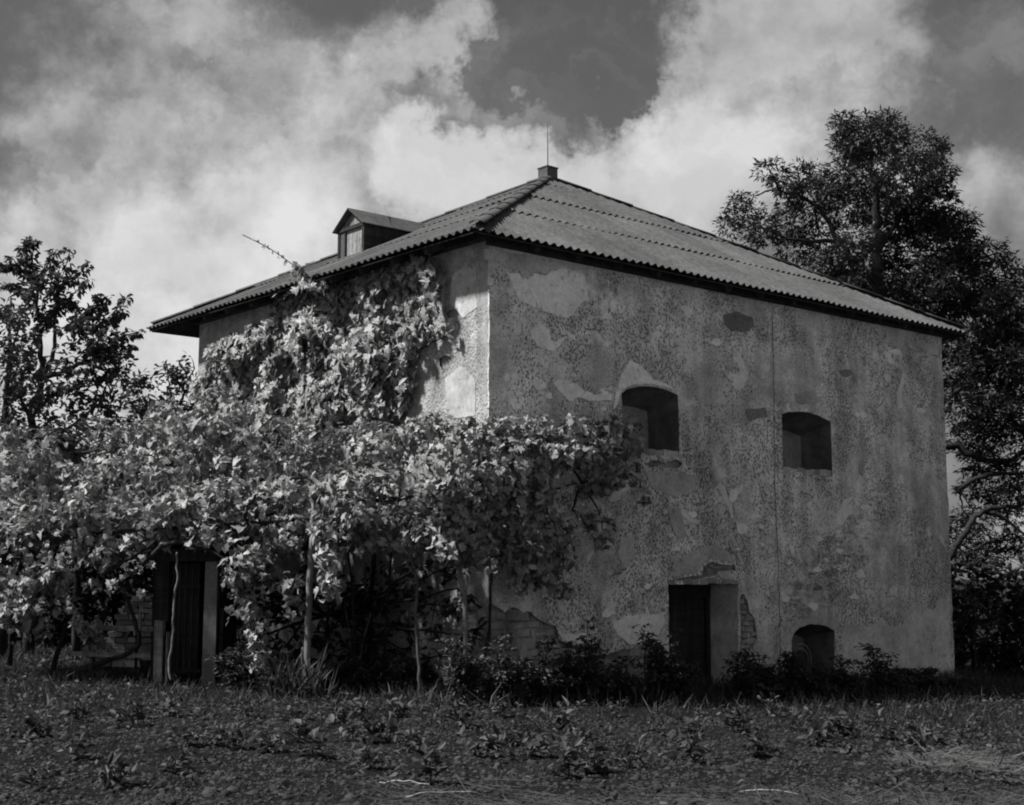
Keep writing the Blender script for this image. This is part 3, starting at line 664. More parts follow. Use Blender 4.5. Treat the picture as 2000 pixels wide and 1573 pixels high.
def clump_leaves(clumps, dens, smin, smax, out=.8, up=.5, noise_=.55, droop=1.0, lo=.5, cull=.62):
    """clumps: px, py, rx, ry, Y, depth radius in metres"""
    res = []
    for (px, py, rx, ry, Y, dp) in clumps:
        c, rad = px_ellipse(px, py, rx, ry, Y, dp); area = 4 * math.pi * ((rad[0] * rad[1]) ** 1.6 / 3 + (rad[0] * rad[2]) ** 1.6 / 3 + (rad[1] * rad[2]) ** 1.6 / 3) ** (1 / 1.6)
        n = max(8, int(area * dens)); p, nr = ell(c, rad, n, lo)
        N = nr * out + np.array([0, 0, up]) + RNG.normal(0, noise_, (n, 3)); T = nr * .5 + np.array([0, 0, -droop]) + RNG.normal(0, .45, (n, 3))
        res.append((p, N, T, szs(smin, smax, n)))
    D = cat_(res); q = D[0]; k = RNG.random(len(q)) < np.clip(cull + 4.2 * fbm(q[:, 0] * 1.7 + q[:, 1] * .9, q[:, 2] * 2.1 + q[:, 1] * .4, 3), .06, 1); return tuple(a[k] for a in D)
# ------------------------------------------------------------------ grapevine on the left wall
def wall_vine():
    poly = SL.px([(545, 568), (590, 545), (650, 535), (720, 508), (770, 500), (838, 492), (848, 540), (838, 600), (842, 650), (820, 700), (812, 760), (790, 830), (700, 850), (600, 880), (480, 880), (430, 830), (412, 775), (405, 720), (430, 690), (480, 660), (540, 640)])
    lo = np.min(poly, 0); hi = np.max(poly, 0); n = 16000
    q = RNG.uniform(lo, hi, (n, 2)); q = q[inpoly(q, poly)]
    den = .5 + 3.0 * fbm(q[:, 0] * 1.5, q[:, 1] * 1.5, 3); q = q[RNG.random(len(q)) < np.clip(den * 1.3, .22, 1)]
    base = toW(U0 - .1, lo[0] + 1.5, 0); base.z = float(ground_z(base.x, base.y))
    v = thing('grapevine', 'leafy grapevine climbing the pale wall up to the eaves', 'vine', base)
    n = len(q); bulge = .10 + .55 * np.clip(.45 + 3.4 * fbm(q[:, 0] * 1.3 + 5, q[:, 1] * 1.3, 3), 0, 1) ** 1.3; dep = RNG.uniform(.02, 1, n) ** .6 * bulge; dep = np.minimum(dep, np.clip(.12 + (ZE - .1 - q[:, 1]) * .5, .05, 1))
    Pp = np.array([tuple(toW(U0 - d, a, z)) for (a, z), d in zip(q, dep)])
    out = -np.array(U3)[None]; N = out * 1.0 + np.array([0, 0, .6]) + RNG.normal(0, .42, (n, 3)); T = np.array([0, 0, -1.0]) + out * .3 + RNG.normal(0, .35, (n, 3))
    data = [(Pp, N, T, szs(.09, .23, n))]
    m_ = 6500; q2 = RNG.uniform(lo, hi, (m_, 2)); q2 = q2[inpoly(q2, poly)]; m_ = len(q2)
    data.append((np.array([tuple(toW(U0 - d_, a_, z_)) for (a_, z_), d_ in zip(q2, RNG.uniform(.02, .12, m_))]), out + RNG.normal(0, .4, (m_, 3)), np.array([0, 0, -1.0]) + RNG.normal(0, .4, (m_, 3)), szs(.08, .17, m_)))
    # loose sprigs at the edge and the shoot that has climbed past the gutter
    def sprig(pts, k, size, spread=.09):
        c = smoothpts(pts, 6); Q = np.array([tuple(c[int(t)]) for t in RNG.integers(0, len(c), k)]) + RNG.normal(0, spread, (k, 3))
        return (Q, out + RNG.normal(0, .5, (k, 3)) + np.array([0, 0, .4]), np.array([0, 0, -1.0]) + RNG.normal(0, .4, (k, 3)), RNG.uniform(size * .7, size * 1.2, k))
    W = lambda px, py, d: toW(U0 - d, *LW(px, py)) if d < .5 else toW(*hit(px, py, 0, U0 - d))
    def Wd(px, py, d): h = hit(px, py, 0, U0 - d); return toW(h.x, h.y, h.z)
    shoot = [Wd(650, 600, .25), Wd(605, 555, .7), Wd(580, 525, .78), Wd(555, 505, .8), Wd(520, 482, .85), Wd(474, 459, .9)]
    data.append(sprig([Wd(610, 560, .68), Wd(590, 535, .75), Wd(575, 520, .78)], 20, .18, .07)); data.append(sprig([Wd(560, 510, .8), Wd(545, 497, .82)], 6, .10, .03)); data.append(sprig([Wd(538, 492, .8), Wd(510, 476, .85), Wd(476, 461, .9)], 7, .075, .02))
    data.append(sprig([Wd(838, 640, .1), Wd(862, 648, .12), Wd(885, 652, .1)], 14, .15, .07)); data.append(sprig([Wd(842, 512, .15), Wd(846, 560, .25), Wd(832, 640, .3)], 60, .17, .1))
    data.append(sprig([Wd(800, 520, .2), Wd(835, 512, .18), Wd(840, 530, .2)], 34, .17, .06)); data.append(sprig([Wd(545, 565, .4), Wd(600, 550, .5), Wd(640, 560, .4)], 40, .17, .1))
    data.append(sprig([Wd(450, 650, .1), Wd(440, 700, .12), Wd(415, 760, .12)], 40, .14, .12)); data.append(sprig([Wd(500, 640, .1), Wd(540, 610, .12), Wd(550, 570, .2)], 40, .15, .12))
    s = MB()
    s.tube(smoothpts(shoot, 5), .009, 5); s.tube(smoothpts([toW(U0 - .2, lo[0] + 1.5, 0), toW(U0 - .15, lo[0] + 1.4, 2), toW(U0 - .1, lo[0] + 1.6, 3.6), Wd(720, 600, .1), Wd(760, 520, .2)], 6, .015), lerp_r(.05, .015, 25), 6)
    for (a, b) in (((620, 850), (560, 600)), ((700, 850), (640, 590)), ((760, 840), (830, 520)), ((600, 860), (450, 660)), ((680, 700), (600, 560)), ((780, 700), (880, 650))):
        s.tube(smoothpts([Wd(*a, .06), Wd((a[0] + b[0]) / 2 + random.uniform(-20, 20), (a[1] + b[1]) / 2, .1), Wd(*b, .12)], 6, .012), lerp_r(.02, .008, 13), 5)
    s.ob('stem', 'bark', v)
    grow(v, cat_(data), 'grape', 'grape_leaf')
wall_vine()
# ------------------------------------------------------------------ the arbor: posts, rails and the vine over it
def g0(x, y): return float(gz(x, y))
def footed(px, py, Y):
    p = P(px, py, Y); p.z = g0(p.x, p.y); return p
def pole(name, label, pts, Y, r0, r1, m='pole_wood', group=None, cat='post', wob=.006):
    b = footed(pts[0][0], pts[0][1], Y); ps = [b - Vector((0, 0, .15))] + [P(x, y, Y) for x, y in pts[1:]]
    s = smoothpts(ps, 6, wob); t = thing(name, label, cat, b, group)
    MB().tube(s, lerp_r(r0, r1, len(s)), 8).ob('shaft', m, t, smooth=True); return t, s
t, s = pole('arbor_post', 'tall pale wooden post at the front edge of the arbor', [(597, 1330), (604, 1180), (609, 1060), (614, 950)], 20.6, .058, .04)
for k in (9, 14): MB().tube([s[k] - Vector((.05, 0, .03)), s[k], s[k] + Vector((.05, 0, .04))], [.02, .03, .012], 6).ob('knot', 'pole_wood', t)
pole('arbor_stake', 'short broken stake beside the tall arbor post', [(588, 1328), (589, 1300), (591, 1265)], 20.7, .03, .02)
pole('vine_trunk', 'thin crooked vine trunk in the deep shade under the arbor', [(823, 1350), (818, 1290), (812, 1200), (815, 1140), (803, 1090), (812, 1040)], 20.9, .03, .025, 'pale_bark', cat='trunk')
pole('vine_trunk', 'pale peeling trunk beside the corner of the building', [(906, 1330), (908, 1200), (903, 1150), (893, 1100), (880, 1040)], 20.3, .035, .045, 'grey_wood', cat='trunk')
pole('sapling', 'forked sapling leaning behind the arbor post', [(690, 1340), (712, 1240), (735, 1170), (752, 1110)], 22.2, .022, .012, 'pale_bark', cat='sapling')
pole('sapling', 'straight thin sapling in the arbor shade', [(712, 1345), (711, 1240), (713, 1100)], 22.8, .03, .018, 'pale_bark', cat='sapling')
pole('sapling', 'slanting thin sapling nearest the arbor post', [(692, 1345), (684, 1250), (672, 1170)], 22.3, .015, .008, 'pale_bark', cat='sapling')
def stick(label, pts, Y, r):
    c = P(*pts[0], Y); o = thing('bare_twig', label, 'twig', c); s = smoothpts([P(x, y, Y) for x, y in pts], 5, .004); MB().tube(s, lerp_r(r, r * .5, len(s)), 6).ob('shaft', 'grey_wood', o)
stick('forked pale bare twig sticking out of the arbor leaves', [(858, 972), (876, 930), (889, 905), (907, 900)], 19.75, .013)
# leaves of the arbor
arb = thing('grapevine', 'broad sunlit grapevine spread over the arbor and garden shed', 'vine', footed(420, 1320, 21.5))
A_cl = [(20, 950, 60, 60, 23, .8), (25, 1010, 60, 40, 22.5, .6), (90, 930, 70, 50, 23, .8), (110, 1000, 70, 50, 22, .7), (70, 1060, 50, 45, 21.6, .5), (165, 950, 70, 55, 22.5, .8), (190, 1020, 70, 45, 21.5, .7), (130, 1070, 45, 40, 21.3, .5),
        (250, 930, 70, 55, 22.5, .8), (270, 1000, 60, 45, 21.5, .7), (215, 1080, 40, 40, 21.2, .4), (330, 910, 70, 60, 22.5, .8), (350, 990, 70, 50, 21.4, .7), (300, 860, 50, 45, 24, .7), (360, 850, 45, 40, 24.4, .6), (420, 900, 60, 50, 22.6, .8), (440, 980, 60, 50, 21.3, .7), (400, 1040, 50, 28, 21, .5),
        (500, 930, 60, 50, 22.2, .8), (520, 1000, 60, 50, 21.2, .7), (490, 1060, 50, 40, 20.9, .5), (470, 1110, 35, 40, 20.8, .35), (570, 1040, 40, 35, 20.8, .5), (480, 870, 60, 35, 24, .6), (585, 960, 55, 60, 21.5, .8),
        (20, 1110, 35, 50, 21.3, .35), (60, 1150, 40, 45, 21.2, .35), (105, 1130, 35, 45, 21, .3), (40, 1200, 40, 30, 21, .3), (90, 1200, 40, 30, 20.9, .3), (135, 1190, 25, 30, 20.9, .25), (150, 1120, 30, 40, 21.4, .3),
        (180, 1110, 30, 35, 21.1, .3), (230, 1125, 30, 30, 21, .3), (445, 1150, 25, 28, 20.7, .25), (480, 1185, 28, 25, 20.7, .2), (510, 1210, 16, 22, 20.6, .15), (500, 1245, 18, 20, 20.6, .15), (440, 1195, 16, 18, 20.7, .12), (565, 1140, 12, 26, 20.5, .1), (570, 1185, 12, 20, 20.5, .1), (515, 1100, 30, 50, 20.8, .25), (520, 1290, 35, 25, 20.8, .2), (270, 1100, 30, 22, 20.8, .25), (285, 1140, 14, 18, 20.7, .12)]
A_cl += [(420, 800, 40, 50, 25, .5), (470, 830, 55, 45, 24.5, .5), (540, 850, 50, 40, 23.6, .5), (610, 850, 45, 35, 23, .4), (395, 840, 40, 40, 25, .5), (320, 820, 34, 40, 25, .5), (690, 840, 40, 24, 22.4, .3)]
for _ in range(46):
    x_ = random.uniform(-10, 640); A_cl.append((x_, 885 - max(0, x_ - 150) * .09 + random.uniform(-38, 70), random.uniform(12, 26), random.uniform(14, 34), random.uniform(21.6, 23.6), .25))
for _ in range(26):
    x_ = random.uniform(-10, 190); A_cl.append((x_, random.uniform(1130, 1250), random.uniform(14, 30), random.uniform(16, 34), random.uniform(21.0, 21.8), .2))
for _ in range(40):
    x_ = random.uniform(-10, 560); A_cl.append((x_, random.uniform(960, 1090), random.uniform(12, 28), random.uniform(16, 36), random.uniform(20.7, 21.3), .2))
A2 = [(640, 1090, 22, 50, 20.1, .16), (650, 1145, 28, 30, 20.0, .16), (625, 1030, 22, 30, 20.2, .2), (660, 1060, 18, 24, 20.0, .15), (690, 960, 55, 45, 20.4, .5), (700, 1000, 40, 30, 20.2, .4), (650, 970, 40, 40, 20.6, .4), (760, 940, 50, 35, 20.4, .5), (740, 880, 60, 35, 21, .6)]
main = clump_leaves(A_cl, 84, .08, .18, up=.7, noise_=.55); front = clump_leaves(A2, 95, .08, .19, up=.6, noise_=.5, cull=.9)
nroof = 7500; ax = RNG.uniform(-9.5, -.4, nroof); ay = 21.3 + RNG.random(nroof) * (3.0 + -ax * .42); az = 2.0 + RNG.random(nroof) * .7 + .1 * (ay - 20.7)
ok = np.array([toL((x, y, 0)).x < U0 - .05 for x, y in zip(ax, ay)]); roofl = (np.stack([ax, ay, az], 1)[ok], RNG.normal(0, .4, (ok.sum(), 3)) + np.array([0, 0, 1.0]), RNG.normal(0, 1, (ok.sum(), 3)), RNG.uniform(.14, .24, ok.sum()))
ad = cat_([main, front, roofl]); qx = 1000 + FPX * ad[0][:, 0] / (ad[0][:, 1] * math.cos(TH) + (ad[0][:, 2] - CZ) * math.sin(TH)); kp = ~((np.abs(qx - 366) < 74) & (ad[0][:, 2] < P(345, 1066, 21.2).z) & (ad[0][:, 1] < 21.6)); ad = tuple(a_[kp] for a_ in ad)      # the doorway of the shed is kept clear
grow(arb, ad, 'grape', 'grape_leaf')
s = MB()
for pts in ([(180, 1300, 21.6), (262, 1270, 21.5), (268, 1230, 21.5), (240, 1150, 21.5), (200, 1080, 21.6)], [(100, 1320, 22), (130, 1220, 21.8), (165, 1130, 21.6), (150, 1050, 21.6)], [(20, 1300, 22.5), (30, 1150, 22), (60, 1000, 22)],
            [(270, 1110, 20.9), (330, 1062, 20.8), (400, 1072, 20.8), (450, 1100, 20.8)], [(200, 1120, 21), (255, 1090, 20.9), (300, 1060, 20.8)]):
    q = smoothpts([P(*p) for p in pts], 6, .01); s.tube(q, lerp_r(.045, .02, len(q)), 7)
s.ob('stem', 'bark', arb, smooth=True)
o = MB(); q = smoothpts([P(*p, 20.75) for p in ((346, 1080), (345, 1105), (347, 1130), (341, 1160), (339, 1200), (336, 1250), (330, 1300), (334, 1330))], 5, .004); o.tube(q, lerp_r(.016, .02, len(q)), 6); o.ob('hanging_stem', 'grey_wood', arb, smooth=True)
rails = thing('grape_arbor', 'rough pole frame carrying the vine along the garden side', 'arbor', footed(600, 1330, 20.8))
for a, b in (((-20, 1045, 21.6), (640, 1010, 20.6)), ((20, 960, 24), (620, 930, 22.6)), ((610, 985, 20.6), (960, 950, 20.2))):
    q = smoothpts([P(*a), (P(*a) + P(*b)) / 2 + Vector((0, 0, -.05)), P(*b)], 6, .008); MB().tube(q, .03, 6).ob('rail', 'bark', rails)
for a, b in (((300, 1040, 21), (330, 960, 24.5)), ((470, 1040, 20.9), (500, 930, 24)), ((612, 1000, 20.6), (640, 930, 23)), ((120, 1040, 21.4), (160, 960, 25))): MB().tube([P(*a), P(*b)], .025, 6).ob('crossbar', 'bark', rails)
# vine round the corner and along the shaded wall
cor = thing('grapevine', 'dark shaded grapevine hanging along the pitted wall to the first niche', 'vine', footed(960, 1330, 20.4))
def yw(px): return toW(*hit(px, 1000, 1, V0)).y
C_cl = [(930, 860, 50, 40, 20.0, .3), (870, 900, 50, 40, 19.9, .35), (820, 850, 45, 30, 20.6, .35), (850, 830, 30, 25, 20.8, .2), (900, 945, 45, 35, 19.8, .3), (985, 850, 45, 35, 20.25, .25), (1000, 900, 50, 40, 20.0, .3), (960, 920, 50, 30, 19.9, .3), (1050, 850, 40, 35, 20.6, .22), (1075, 890, 45, 40, 20.55, .25), (1040, 935, 30, 20, 20.2, .2),
        (1120, 840, 40, 30, 20.95, .2), (1140, 880, 45, 35, 20.95, .22), (1190, 850, 35, 35, 21.3, .18), (1200, 895, 45, 28, 21.3, .18), (1235, 860, 20, 45, 21.6, .12), (1230, 920, 20, 18, 21.5, .12), (1160, 920, 30, 18, 21, .15), (1258, 970, 8, 14, 21.7, .06),
        (930, 990, 40, 25, 20.0, .2), (990, 985, 30, 22, 20.2, .15), (880, 1010, 40, 35, 19.9, .25), (920, 1040, 30, 30, 20, .2), (1040, 1000, 25, 18, 20.5, .12), (1070, 1040, 25, 35, 20.65, .14), (1090, 1000, 14, 18, 20.7, .1), (1050, 1080, 30, 28, 20.6, .14), (1085, 1090, 20, 25, 20.8, .12), (1030, 1120, 25, 22, 20.5, .12), (1070, 1140, 25, 25, 20.7, .12), (1000, 1070, 30, 20, 20.3, .14), (1170, 1030, 26, 28, 21.35, .1), (1150, 1005, 18, 14, 21.2, .08), (1180, 1060, 14, 10, 21.4, .08), (1100, 950, 20, 12, 20.9, .12), (960, 1000, 20, 25, 20, .15), (850, 960, 35, 30, 19.8, .3), (830, 1060, 30, 18, 20.3, .2), (780, 1050, 40, 20, 20.4, .3), (720, 1050, 40, 25, 20.5, .3),
        (960, 960, 60, 35, 19.9, .25), (1010, 1030, 40, 30, 20.25, .16), (940, 1080, 34, 30, 20.05, .18), (1000, 1110, 30, 26, 20.3, .12), (1060, 1115, 30, 30, 20.6, .12), (1100, 1060, 20, 30, 20.85, .1), (1040, 960, 40, 24, 20.4, .16), (1110, 920, 40, 24, 20.85, .16), (880, 1070, 36, 28, 19.95, .2), (850, 1040, 40, 26, 20.1, .2), (1130, 985, 20, 16, 21.1, .1)]
for _ in range(44):
    x_ = random.uniform(880, 1112); y_ = random.uniform(950, 1165) if x_ > 950 else random.uniform(950, 1090); C_cl.append((x_, y_, random.uniform(10, 22), random.uniform(14, 30), (yw(x_) if x_ > 945 else 20.35) - random.uniform(.12, .35), .12))
for _ in range(10): x_ = random.uniform(1120, 1230); C_cl.append((x_, random.uniform(900, 960), random.uniform(9, 18), random.uniform(10, 22), yw(x_) - .15, .1))
grow(cor, clump_leaves([(a, b, c * 1.08, d * 1.12, e, f) for a, b, c, d, e, f in C_cl], 150, .07, .17, out=.8, up=.4, noise_=.55, cull=.95), 'grape', 'grape_leaf')
s = MB()
def Wr(px, py, d): return toW(*hit(px, py, 1, V0 - d))
for pts in (((950, 1290), (960, 1150), (955, 1020), (980, 920), (1080, 870), (1200, 870)), ((980, 920), (1050, 960), (1075, 1030), (1080, 1130)), ((1080, 870), (1150, 960), (1180, 1040)), ((1150, 880), (1230, 900), (1258, 980)), ((955, 1020), (1010, 1045), (1060, 1090)), ((1130, 960), (1122, 1000), (1170, 1020)), ((960, 1000), (1070, 960), (1150, 940))):
    q = smoothpts([Wr(x, y, .12) for x, y in pts], 6, .012); s.tube(q, lerp_r(.024, .008, len(q)), 6)
s.ob('stem', 'bark', cor)
# finer-leaved shrub pushing up through the arbor
eld = thing('elder_shrub', 'fine-leaved elder shrub pushing up through the middle of the arbor', 'shrub', footed(720, 1335, 22))
E_cl = [(620, 900, 55, 35, 21.9, .5), (680, 860, 50, 28, 22, .5), (740, 850, 55, 25, 21.8, .5), (800, 880, 50, 30, 21.2, .5), (560, 880, 45, 40, 22.4, .5), (640, 950, 40, 35, 21.4, .45), (720, 920, 60, 30, 21.2, .5), (780, 1000, 55, 35, 20.3, .4), (830, 1000, 45, 30, 20.1, .35), (740, 1030, 45, 25, 20.5, .35), (560, 960, 30, 60, 21.3, .4), (800, 940, 45, 25, 20.6, .4), (660, 1010, 40, 30, 20.6, .35), (860, 860, 35, 22, 21, .35), (450, 1040, 40, 30, 21.6, .4), (250, 1060, 40, 30, 21.7, .4), (440, 940, 40, 30, 22, .4)]
grow(eld, clump_leaves(E_cl, 150, .06, .12, out=.5, up=.8, noise_=.5, droop=.5), 'oval', 'shrub_leaf', 0)
s = MB()
for x in (660, 790): q = smoothpts([footed(720 + (x - 720) * .4, 1335, 22), P(x * .6 + 288, 1120, 21.6), P(x, 900, 21.5)], 6, .01); s.tube(q, lerp_r(.03, .01, len(q)), 6)
s.ob('stem', 'bark', eld)
# ------------------------------------------------------------------ garden shed, broken wall and rails on the left
YS = 21.3; shb = footed(345, 1328, YS)
shed = thing('garden_shed', 'small dark plank-doored shed half buried under the grapevine', 'shed', shb)
def bx(px0, px1, py0, py1, Y, dy, name, m, parent, j=.004, zb=None):
    a = P(px0, py1, Y); b = P(px1, py0, Y); z0 = a.z if zb is None else zb
    return MB().box(a.x, b.x, Y, Y + dy, z0, b.z, j).ob(name, m, parent)
gs = g0(shb.x, shb.y) - .1
pl = bx(298, 319, 1212, 1335, YS - .12, .16, 'pillar', 'grey_wood', shed, .012, gs); pl['label'] = 'short weathered pale plank post'
bx(321, 328, 1235, 1335, YS - .1, .12, 'pillar', 'grey_wood', shed, .008, gs)
bx(300, 331, 1096, 1214, YS, .2, 'jamb', 'bark', shed, .01)
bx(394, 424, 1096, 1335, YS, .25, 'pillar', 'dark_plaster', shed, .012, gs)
bx(426, 436, 1190, 1335, YS + .1, .15, 'pillar', 'bark', shed, .01, gs)
bx(296, 428, 1072, 1097, YS - .04, .25, 'lintel', 'dark_wood', shed, .01)
dr_ = bx(330, 392, 1100, 1320, YS + .16, .03, 'door', 'dark_wood', shed)
for k in range(5): bx(331 + k * 12.2, 342 + k * 12.2, 1101, 1319 + random.uniform(-4, 4), YS + .12 + random.uniform(0, .01), .025, 'plank', 'dark_wood', dr_, .003)
for y in (1146, 1311): bx(331, 391, y - 4, y + 4, YS + .085, .03, 'ledge', 'dark_wood', dr_, .003)
rp = [P(x, y, YS - .15) for x, y in ((262, 1094), (300, 1074), (345, 1064), (395, 1072), (445, 1098))]; rp = smoothpts(rp, 4)
V = []; F = []
for p in rp: V += [p, p + Vector((0, 1.6, .15)), p + Vector((0, 0, .05)), p + Vector((0, 1.6, .2))]
for i in range(len(rp) - 1): a, b = 4 * i, 4 * i + 4; F += [(a, b, b + 1, a + 1), (a + 2, a + 3, b + 3, b + 2), (a, a + 2, b + 2, b), (a + 1, b + 1, b + 3, a + 3)]
mk('roof', V, F, 'dark_wood', shed)
for sx in (300, 424): a = P(sx, 1200, YS + .2); MB().box(a.x - .03, a.x + .03, YS + .22, YS + 1.5, gs, P(300, 1080, YS).z).ob('side_wall', 'bark', shed)
a = P(300, 1200, YS); b = P(424, 1200, YS); MB().box(a.x, b.x, YS + 1.5, YS + 1.56, gs, P(300, 1080, YS).z).ob('back_wall', 'bark', shed)
YB = 21.9; bw = thing('broken_brick_wall', 'broken stepped brick wall left of the shed door', 'wall', footed(250, 1300, YB))
for r in range(12):
    y = 1302 - r * 11.5; left = 190 + max(0, r - 3) * 8 + random.uniform(-6, 6); x = left
    while x < 292:
        w_ = random.uniform(22, 34); 
        if random.random() > .06: bx(x, min(x + w_ - 1.5, 296), y - 10, y, YB + random.uniform(-.03, .03), .22, 'brick', random.choice(['stone', 'brick', 'grey_plaster', 'masonry']), bw, .012)
        x += w_
rf = thing('rail_fence', 'two low weathered rails running into the brick wall', 'fence', footed(190, 1300, 21.6))
for (x0, y0, x1, y1, h, m) in ((187, 1226, 300, 1229, 10, 'grey_wood'), (140, 1277, 298, 1281, 9, 'grey_wood')): MB().beam(P(x0, y0, 21.55), P(x1, y1, 21.55), .06, h * .008).ob('rail', m, rf)
for x in (178, 262): bx(x, x + 8, 1215, 1320, 21.62, .06, 'post', 'bark', rf, .006, gs - .05)
bx(268, 276, 1195, 1232, 21.5, .04, 'brace', 'grey_wood', rf)
# ------------------------------------------------------------------ trees
def tufts(centres, nrm, k, size, spread, droop=.35, outw=1.0):
    n = len(centres); Pp = np.repeat(centres, k, 0); d = unit(np.repeat(nrm, k, 0) * outw + RNG.normal(0, .75, (n * k, 3)) + np.array([0, 0, -droop * .3]))
    pos = Pp + d * RNG.uniform(.0, spread, (n * k, 1)); T = d + np.array([0, 0, -droop]); N = np.array([0, 0, 1.0]) + RNG.normal(0, .6, (n * k, 3))
    return pos, N, T, RNG.uniform(size * .65, size * 1.3, n * k)
def tree(name, label, base, limbs, clumps, Y, dp, dens, k, size, spread, kind, m, droop=.35, bark='bark', twigs=True, inner=.3, cat='tree'):
    t = thing(name, label, cat, base); s = MB()
    for pts, r0, r1 in limbs:
        q = smoothpts([P(x, y, Y + dy) if len(pp) == 3 else P(x, y, Y) for pp in pts for x, y, dy in [(pp + (0,))[:3]]], 5, r0 * .22); s.tube(q, lerp_r(r0, r1, len(q)), 7)
    allv = []
    ends = [np.array(P(pp[0], pp[1], Y + (pp[2] if len(pp) == 3 else 0))) for pts, r0, r1 in limbs for pp in pts]
    for c in clumps:
        px, py, rx, ry = c[:4]; dy = c[4] if len(c) > 4 else random.uniform(-dp, dp); cen, rad = px_ellipse(px, py, rx, ry, Y + dy, (rx + ry) / 2 * Y / FPX * .9)
        n = max(6, int(dens * (rad[0] * rad[2] + rad[0] * rad[1]) * 2.2)); p, nr = ell(cen, rad, n, inner, 1.0); allv.append(tufts(p, nr, k, size, spread, droop))
        if twigs and ends:
            e = min(ends, key=lambda q: np.linalg.norm(q - cen)); q = smoothpts([Vector(e), (Vector(e) + Vector(cen)) / 2 + Vector((0, 0, random.uniform(-.1, .25))), Vector(cen)], 4, .02); s.tube(q, lerp_r(.035, .012, len(q)), 5)
            for _ in range(4): j = Vector(p[random.randrange(len(p))]); s.tube([Vector(cen), (Vector(cen) + j) / 2 + Vector((0, 0, .04)), j], [.014, .01, .005], 4)
    s.ob('trunk', bark, t, smooth=True)
    V, F = leaves(*cat_(allv), kind); o = mk('crown', V, F, m, t); return t
YR = 37.0
rc = [(1690, 268, 48, 42), (1740, 258, 32, 34), (1650, 245, 24, 20), (1655, 285, 26, 30), (1800, 300, 44, 40), (1835, 345, 26, 32), (1700, 330, 55, 48), (1770, 350, 66, 48), (1830, 385, 34, 32), (1645, 340, 24, 22), (1505, 335, 24, 18), (1530, 362, 22, 18), (1575, 345, 34, 22), (1595, 385, 44, 30), (1540, 392, 24, 24), (1450, 412, 32, 28), (1428, 440, 18, 22), (1480, 448, 34, 26), (1545, 440, 34, 34), (1600, 455, 30, 30), (1650, 400, 40, 36), (1705, 395, 46, 36),
      (1610, 515, 38, 24), (1550, 485, 30, 22), (1670, 480, 34, 34), (1760, 425, 56, 34), (1805, 455, 40, 30), (1760, 500, 40, 34), (1870, 448, 28, 20), (1860, 485, 46, 34), (1925, 500, 40, 26), (1965, 540, 36, 30), (1850, 535, 56, 38), (1905, 570, 48, 36), (1800, 545, 44, 30), (1720, 550, 36, 26), (1665, 560, 40, 26), (1850, 610, 50, 32), (1940, 610, 48, 38), (1990, 585, 24, 46), (1900, 670, 48, 32), (1960, 690, 44, 38), (1875, 730, 40, 36), (1940, 755, 54, 42), (1992, 745, 26, 50), (1885, 800, 40, 40), (1955, 825, 56, 38), (1760, 590, 40, 26), (2010, 850, 30, 50), (1905, 860, 50, 26),
      (1925, 905, 44, 16), (1975, 930, 36, 18), (1900, 955, 30, 16), (1885, 1030, 26, 20), (1955, 1060, 50, 18), (1915, 1085, 44, 14), (1985, 1010, 22, 14), (1940, 965, 24, 10), (1905, 1010, 30, 20), (1960, 980, 34, 18), (1875, 1070, 26, 24), (1990, 960, 26, 20)]
rb = footed(1800, 1330, YR)
tree('tree', 'tall dark feathery tree behind the far corner of the building', rb,
     [([(1800, 1340), (1790, 1100), (1770, 850), (1735, 650), (1712, 530), (1712, 430), (1700, 330), (1690, 260)], .34, .04), ([(1735, 650), (1690, 560), (1640, 470), (1590, 400), (1520, 370)], .13, .03), ([(1712, 500), (1745, 440), (1790, 380), (1810, 310)], .1, .03), ([(1760, 760), (1830, 620), (1880, 540), (1940, 510)], .16, .04), ([(1640, 470), (1560, 470), (1470, 440)], .07, .02),
      ([(1780, 950), (1850, 870), (1900, 890), (1960, 900), (2020, 870)], .13, .05), ([(1840, 1110, -1), (1872, 1060, -1), (1905, 1010, -1), (1940, 993, -1), (2010, 985, -1)], .10, .05), ([(1925, 1000, -1), (1960, 1010, -1), (2005, 1050, -1)], .07, .03), ([(1870, 960), (1920, 930), (1990, 925), (2040, 930)], .08, .03), ([(1860, 760), (1920, 700), (1970, 640)], .09, .03)],
     [(a, b, c * 1.14, d * 1.14) for a, b, c, d in rc] + [(random.uniform(1600, 1960), random.uniform(420, 640), 40, 30) for _ in range(16)] + [(random.uniform(1850, 2010), random.uniform(620, 880), 40, 30) for _ in range(12)], YR, 1.6, 64, 13, .15, .20, 'narrow', 'tree_leaf')
YT = 27.5; lb = footed(62, 1290, YT)
def shoots(lst, n, size):
    out = []; 
    for pts in lst:
        q = np.array([tuple(v) for v in smoothpts([P(x, y, YT) for x, y in pts], 8)]); i = RNG.integers(0, len(q), n); d = rnd_dir(n); d[:, 2] *= .6
        out.append((q[i] + d * .07, d * .5 + np.array([0, 0, .6]) + RNG.normal(0, .4, (n, 3)), d + np.array([0, 0, -.5]), RNG.uniform(size * .7, size * 1.25, n)))
    return out
